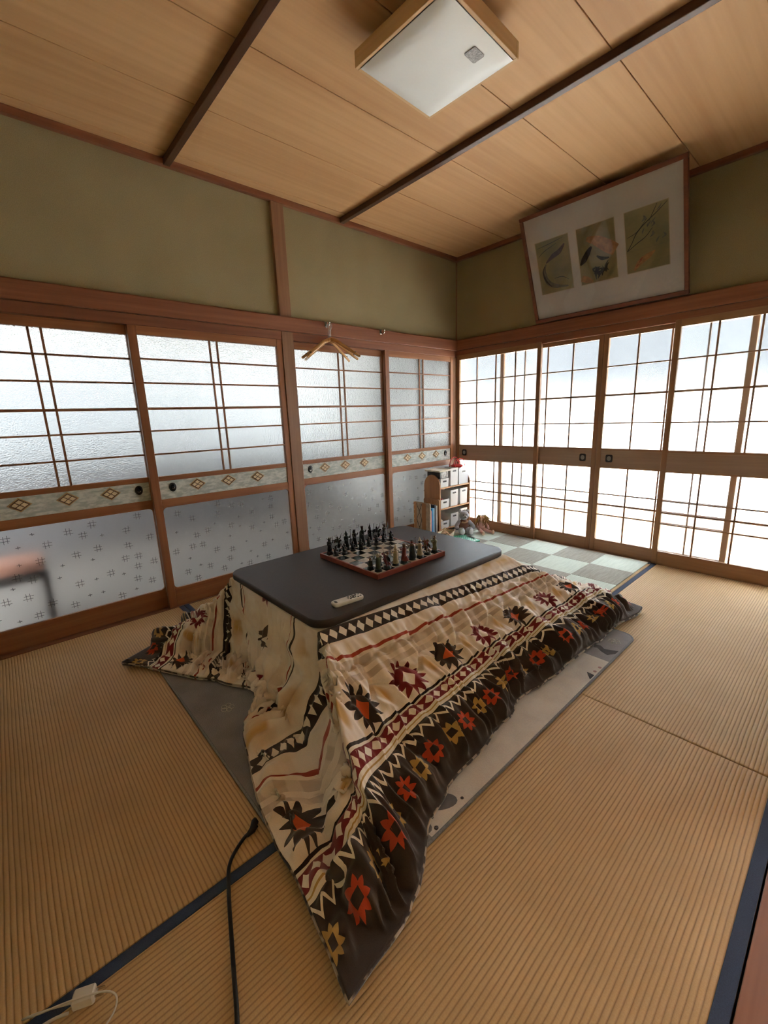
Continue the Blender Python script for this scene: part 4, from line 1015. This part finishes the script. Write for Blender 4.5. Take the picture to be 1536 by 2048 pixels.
def storage_bin(y0, y1, z0, h_, lab, x0=.066, x1=.262, mat='bin_plastic', fill=None, fz=.6):
    cx, cyy = (x0 + x1) / 2, (y0 + y1) / 2
    r = thing('storage_bin', (cx, cyy, z0), lab, 'bin', 'plastic bins on the toy shelf')
    t = .0028; g = G(); tp = .004
    def ring(x0, x1, y0, y1, z): return [(x0, y0, z), (x1, y0, z), (x1, y1, z), (x0, y1, z)]
    o0 = ring(x0 + tp, x1 - tp, y0 + tp, y1 - tp, z0); o1 = ring(x0, x1, y0, y1, z0 + h_); i1 = ring(x0 + t, x1 - t, y0 + t, y1 - t, z0 + h_); i0 = ring(x0 + tp + t, x1 - tp - t, y0 + tp + t, y1 - tp - t, z0 + t)
    vs_ = o0 + o1 + i1 + i0; fs = [(3, 2, 1, 0), (12, 13, 14, 15)]
    for k in range(4):
        k2 = (k + 1) % 4
        fs += [(k, k2, 4 + k2, 4 + k), (4 + k, 4 + k2, 8 + k2, 8 + k), (8 + k, 8 + k2, 12 + k2, 12 + k)]
    g.add(vs_, fs).build('tub', mat, r)
    w = min(.026, (y1 - y0) * .26)
    zt_ = z0 + h_ - .028
    M = Matrix(((0, 0, 1, x1 - .001), (1, 0, 0, cyy), (0, 1, 0, zt_), (0, 0, 0, 1)))
    G().prism(rrect(-w, w, -.008, .008, .007), 0, .0018, M).build('handle_slot', 'slot_dark', r)
    if fill:
        q = random.Random(int(y0 * 1000) + int(z0 * 1000)); g = G()
        for k in range(7):
            rr2 = q.uniform(.018, .027)
            g.ell((q.uniform(x0 + .035, x1 - .035), q.uniform(y0 + .033, y1 - .033), z0 + .004 + rr2 * .8 + h_ * fz * q.uniform(0.2, 1) * .6), (rr2 * 1.1, rr2, rr2 * .75), n=10, k=7)
        g.build('contents', fill, r)
S1, S2, S3 = .4765, .2725, .0695
storage_bin(-.534, -.418, S1, .085, 'small white bin on the top board, under a photo box')
storage_bin(-.390, -.272, S1, .170, 'tall white bin on the top board next to the red straps', fill='cloth_maroon')
storage_bin(-.262, -.108, S1, .150, 'wide translucent bluish bin on the top board of the shelf', mat='bin_clear', fill='cloth_blue', fz=.35)
storage_bin(-.532, -.412, S2, .085, 'small white bin heaped with maroon cloth on the middle board', fill='cloth_maroon', fz=1.2)
storage_bin(-.388, -.275, S2, .160, 'tall white bin at the centre of the middle board', fill='cloth_tan')
storage_bin(-.240, -.125, S2, .160, 'tall white bin on the middle board nearest the window')
storage_bin(-.532, -.410, S3, .075, 'low white bin on the bottom board nearest the magazine rack', fill='cloth_white', fz=1.3)
storage_bin(-.385, -.270, S3, .130, 'white bin on the bottom board behind the teddy bear', fill='cloth_tan')
storage_bin(-.235, -.125, S3, .155, 'tall white bin on the bottom board nearest the window')
bx = thing('photo_box', (.16, -.476, S1 + .0855), 'black box with a grey picture front on top of a small bin', 'box')
G().box(.070, .252, -.536, -.416, S1 + .0858, S1 + .150).build('carton', 'box_black', bx, bevel=.002)
G().box(.252, .2535, -.518, -.418, S1 + .088, S1 + .148).build('picture_front', 'photo_grey', bx)
tl = thing('plastic_lid', (.16, -.475, S1 + .151), 'flat cream plastic lid lying on the photo box', 'lid')
G().prism(rrect(.055, .270, -.562, -.392, .015), S1 + .1512, S1 + .160).build('plate', 'lid_cream', tl, bevel=.002)
G().tube([(px, py, S1 + .163) for px, py in rrect(.055, .270, -.562, -.392, .015)], .005, 6, closed=True).build('lip', 'lid_cream', tl)
stp = thing('red_toy_bag', (.165, -.185, S1 + .152), 'red bag with looping cord handles lying on the translucent bin', 'bag')
g = G().ell((.165, -.185, S1 + .172), (.07, .062, .020)); g.build('pouch', 'strap_red', stp)
for x, y0, y1, hgt in ((.14, -.275, -.125, .115), (.21, -.260, -.110, .100), (.17, -.245, -.140, .085)):
    G().tube([(x, y0 + (y1 - y0) * (1 - math.cos(PI * t)) / 2, S1 + .168 + hgt * .8 * math.sin(PI * t)) for t in np.linspace(0, 1, 15)], .0042, 6).build('cord_handle', 'strap_red', stp)

# ---- magazine rack with books
mr = thing('magazine_rack', (.17, -.64, .008), 'wooden magazine rack with banded lattice end panel beside the toy shelf', 'magazine rack')
plain('rack_pale', (.46, .36, .26), .6, .15, 30.)
def rack_panel(y0, y1, x0, x1, z1, mat):
    poly = rrect(x0, x1, SZ, z1, .018, 5); return G().prism(poly, -y1, -y0, RX(PI / 2)).build('end_panel', mat, mr, bevel=.002)
p1 = rack_panel(-.712, -.700, .045, .285, .355, 'rack_pale'); rack_panel(-.584, -.573, .060, .285, .372, 'shelf_wood')
for a, b in ((.048, .088), (.170, .226)): G().box(a, b, -.7136, -.7118, .014, .350).build('inlay_strip', 'shelf_wood', p1)
for s_ in (0, 1):
    for k in range(2):
        za, zb = .03 + k * .155, .03 + (k + 1) * .155
        xa, xb = (.092, .166) if (s_ + k) % 2 else (.166, .092)
        G().tube([(xa, -.7130, za), (xb, -.7130, zb)], .0022, 6).build('lattice_line', 'pull_black', p1)
for k in range(7): G().ell((.0535, -.7135, .05 + k * .045), (.005, .002, .008)).build('stud', 'emblem_petal', p1)
G().box(.06, .28, -.700, -.584, SZ, .020).build('base_board', 'shelf_wood', mr)
for nm, c in (('book_pink', (.62, .28, .27)), ('book_blue', (.03, .22, .50)), ('book_sky', (.35, .58, .72)), ('book_dark', (.03, .035, .05)), ('book_grey', (.38, .38, .37))): plain(nm, c, .5, .08, 15.)
plain('page_white', (.75, .72, .66), .8, .05, 300.)
y = -.699
for k, (w_, z1, mt, lab) in enumerate(((.017, .285, 'book_pink', 'thin pink book at the banded end of the magazine rack'), (.022, .305, 'book_blue', 'bright blue book in the magazine rack'), (.015, .300, 'book_sky', 'pale sky-blue book in the magazine rack'), (.020, .330, 'book_dark', 'dark navy book in the magazine rack'), (.018, .318, 'book_grey', 'grey book beside the plain end of the magazine rack'))):
    r = thing('book', (.18, y + w_ / 2, .0205), lab, 'book', 'books in the magazine rack')
    G().box(.085, .272, y + .0018, y + w_ - .0018, .0225, z1 - .003).build('pages', 'page_white', r)
    G().box(.082, .276, y + .0002, y + .0018, .0205, z1).box(.082, .276, y + w_ - .0018, y + w_ - .0002, .0205, z1).box(.274, .277, y + .0002, y + w_ - .0002, .0205, z1).build('cover', mt, r)
    y += w_ + .0015

# ---- teddy bear
for nm, c in (('plush_grey', (.40, .42, .47)), ('plush_pale', (.62, .64, .68)), ('teddy_vest', (.20, .10, .07)), ('doll_pink', (.66, .40, .35)), ('doll_skin', (.72, .50, .36)), ('doll_hair', (.28, .14, .05)), ('doll_hair_gold', (.45, .28, .08))):
    m = Mat(nm, c, .95, spec=.1, sheen=.3); n = m.noise(150., detail=2); m.color(m.mix(n, tuple(q * .82 for q in c), tuple(min(1, q * 1.15) for q in c))); m.bump(n, .5, .002); MATS[nm] = m.mat
tb = thing('teddy_bear', (.325, -.285, .008), 'grey plush teddy bear sitting against the toy shelf', 'teddy bear'); ORG[tb.name] = (0, 0, 0)
tb.rotation_euler = (0, 0, math.radians(-38)); tb.location = (.325, -.285, .0095)
G().ell((0, 0, .075), (.045, .050, .070)).build('torso', 'teddy_vest', tb)
hd = G().ell((.008, 0, .178), (.046, .048, .046)).ell((.046, 0, .168), (.022, .022, .018)).build('head', 'plush_grey', tb)
for s_ in (-1, 1):
    G().ell((-.004, s_ * .036, .218), (.010, .017, .019)).build('ear', 'plush_grey', hd)
    G().ell((.048, s_ * .018, .190), (.004, .004, .005), n=8, k=6).build('eye', 'pull_black', hd)
    G().tube([(.004, s_ * .046, .120), (.022, s_ * .075, .085), (.046, s_ * .080, .070)], [.018, .019, .022], 12).ell((.050, s_ * .081, .068), (.020, .022, .022)).build('arm', 'plush_grey', tb)
    lg = G().tube([(.020, s_ * .030, .034), (.060, s_ * .038, .032), (.098, s_ * .042, .032)], [.028, .028, .026], 12).ell((.106, s_ * .042, .040), (.021, .028, .040)).build('leg', 'plush_grey', tb)
    G().ell((.122, s_ * .042, .040), (.008, .021, .030)).build('paw_pad', 'plush_pale', lg)
G().ell((.067, 0, .173), (.006, .009, .006), n=10, k=6).build('nose', 'pull_black', hd)
G().tube([(.040, -.030, .118), (.046, 0, .112), (.040, .030, .118)], .009, 8).build('collar', 'cloth_tan', tb)
# ---- doll
dl = thing('rag_doll', (.40, -.175, .0095), 'rag doll in pink with messy brown wool hair slumped beside the teddy bear', 'doll'); ORG[dl.name] = (0, 0, 0)
dl.location = (.425, -.140, .0095); dl.rotation_euler = (0, 0, math.radians(-25))
G().ell((0, 0, .055), (.034, .040, .055)).build('dress', 'doll_pink', dl)
dh = G().ell((.012, 0, .125), (.036, .038, .038)).build('head', 'doll_skin', dl)
g = G(); g2 = G(); q = random.Random(5)
for k in range(46):
    a = q.uniform(-PI, PI); e_ = q.uniform(.2, 1.4); p0 = Vector((.008 + .036 * math.cos(a) * math.cos(e_), .038 * math.sin(a) * math.cos(e_), .128 + .036 * math.sin(e_)))
    out = Vector((math.cos(a) * q.uniform(.02, .05) + .012, math.sin(a) * q.uniform(.03, .06), q.uniform(-.09, -.02)))
    (g if k % 4 else g2).tube([p0, p0 + out * .45 + Vector((0, 0, .016)), p0 + out], [.006, .006, .004], 6)
g.build('hair', 'doll_hair', dh); g2.build('hair_highlight', 'doll_hair_gold', dh)
for s_ in (-1, 1):
    l_ = G().tube([(.018, s_ * .020, .024), (.075, s_ * .034, .020), (.130, s_ * .050, .017)], [.019, .016, .014], 10).build('leg', 'doll_pink', dl)
    G().ell((.140, s_ * .053, .022), (.013, .014, .022)).build('foot', 'doll_skin', l_)
    G().tube([(.010, s_ * .036, .088), (.036, s_ * .056, .060), (.055, s_ * .052, .034)], [.012, .011, .011], 10).build('arm', 'doll_pink', dl)
# ---- cloth basket and green peg tray
plain('basket_cloth', (.62, .56, .40), .9, .1, 30.); plain('basket_trim', (.42, .30, .20), .9, .3, 60.)
bk = thing('cloth_basket', (.225, -.640, .0), 'soft cream cloth basket with a patterned rim in front of the magazine rack', 'basket')
bk.location = (.330, -.560, .0095); ORG[bk.name] = (0, 0, 0); bk.rotation_euler = (0, 0, math.radians(18))
g = G(); rings = []; prof = [(.80, 0), (.90, .02), (1.0, .05), (1.03, .066), (.97, .068), (.93, .05), (.82, .012), (.3, .008)]
base = rrect(-.060, .060, -.085, .085, .03, 6); vs_ = []; n_ = len(base)
for k, (s_, z) in enumerate(prof):
    vs_ += [(px * s_, py * s_, z + (.010 * math.sin(i * .9) if 2 <= k <= 5 else 0)) for i, (px, py) in enumerate(base)]
fs = [(a * n_ + b, a * n_ + (b + 1) % n_, (a + 1) * n_ + (b + 1) % n_, (a + 1) * n_ + b) for a in range(len(prof) - 1) for b in range(n_)]
g.add(vs_, fs, smooth=True).add(vs_[:n_], [tuple(reversed(range(n_)))]).add(vs_[-n_:], [tuple(range(n_))]).build('body', 'basket_cloth', bk)
G().tube([(px * 1.03, py * 1.03, .068 + .010 * math.sin(i * .9)) for i, (px, py) in enumerate(base)], .005, 6, closed=True).build('rim', 'basket_trim', bk)
g = G(); q = random.Random(3)
for k in range(5): g.ell((q.uniform(-.03, .03), q.uniform(-.05, .05), .045), (.028, .030, .024), n=10, k=7)
g.build('contents', 'cloth_tan', bk)
plain('tray_green', (.012, .36, .20), .4, .1, 20.); plain('tray_dot', (.70, .80, .74), .5); plain('pen_grey', (.18, .19, .20), .4)
gt = thing('green_peg_tray', (.44, -.435, .0095), 'bright green toy tray with rows of pale dots on the checkered mat', 'toy tray'); ORG[gt.name] = (0, 0, 0)
gt.location = (.490, -.452, .0095); gt.rotation_euler = (0, 0, math.radians(-14))
G().prism(rrect(-.125, .125, -.060, .060, .012), 0, .012).build('plate', 'tray_green', gt, bevel=.002)
for i in range(8):
    for j in range(4):
        G().prism([(-.098 + i * .028 + .007 * math.cos(t), -.042 + j * .026 + .007 * math.sin(t)) for t in np.linspace(0, 2 * PI, 9)[:-1]], .0118, .0128).build('dot', 'tray_dot', gt)
pn = G().tube([(-.05, 0, 0), (.06, 0, 0), (.067, 0, 0)], [.006, .006, .002], 8, T(.494, -.410, .0283) @ RZ(math.radians(-14)))
G_ = pn.own('marker_pen', 'pen_grey'); tag(G_, 'grey marker pen lying along the edge of the green tray', 'pen')

# the shelf corner stands close against the frosted door
for o in list(bpy.data.objects):
    if o.type == 'EMPTY' and o.parent is None and o.name.split('.')[0] in ('toy_shelf', 'storage_bin', 'photo_box', 'plastic_lid', 'red_toy_bag', 'magazine_rack', 'book'):
        o.location = (.030 + (o.location.x - .040) * .88, o.location.y + .025, o.location.z); o.scale = (.88, 1, 1)
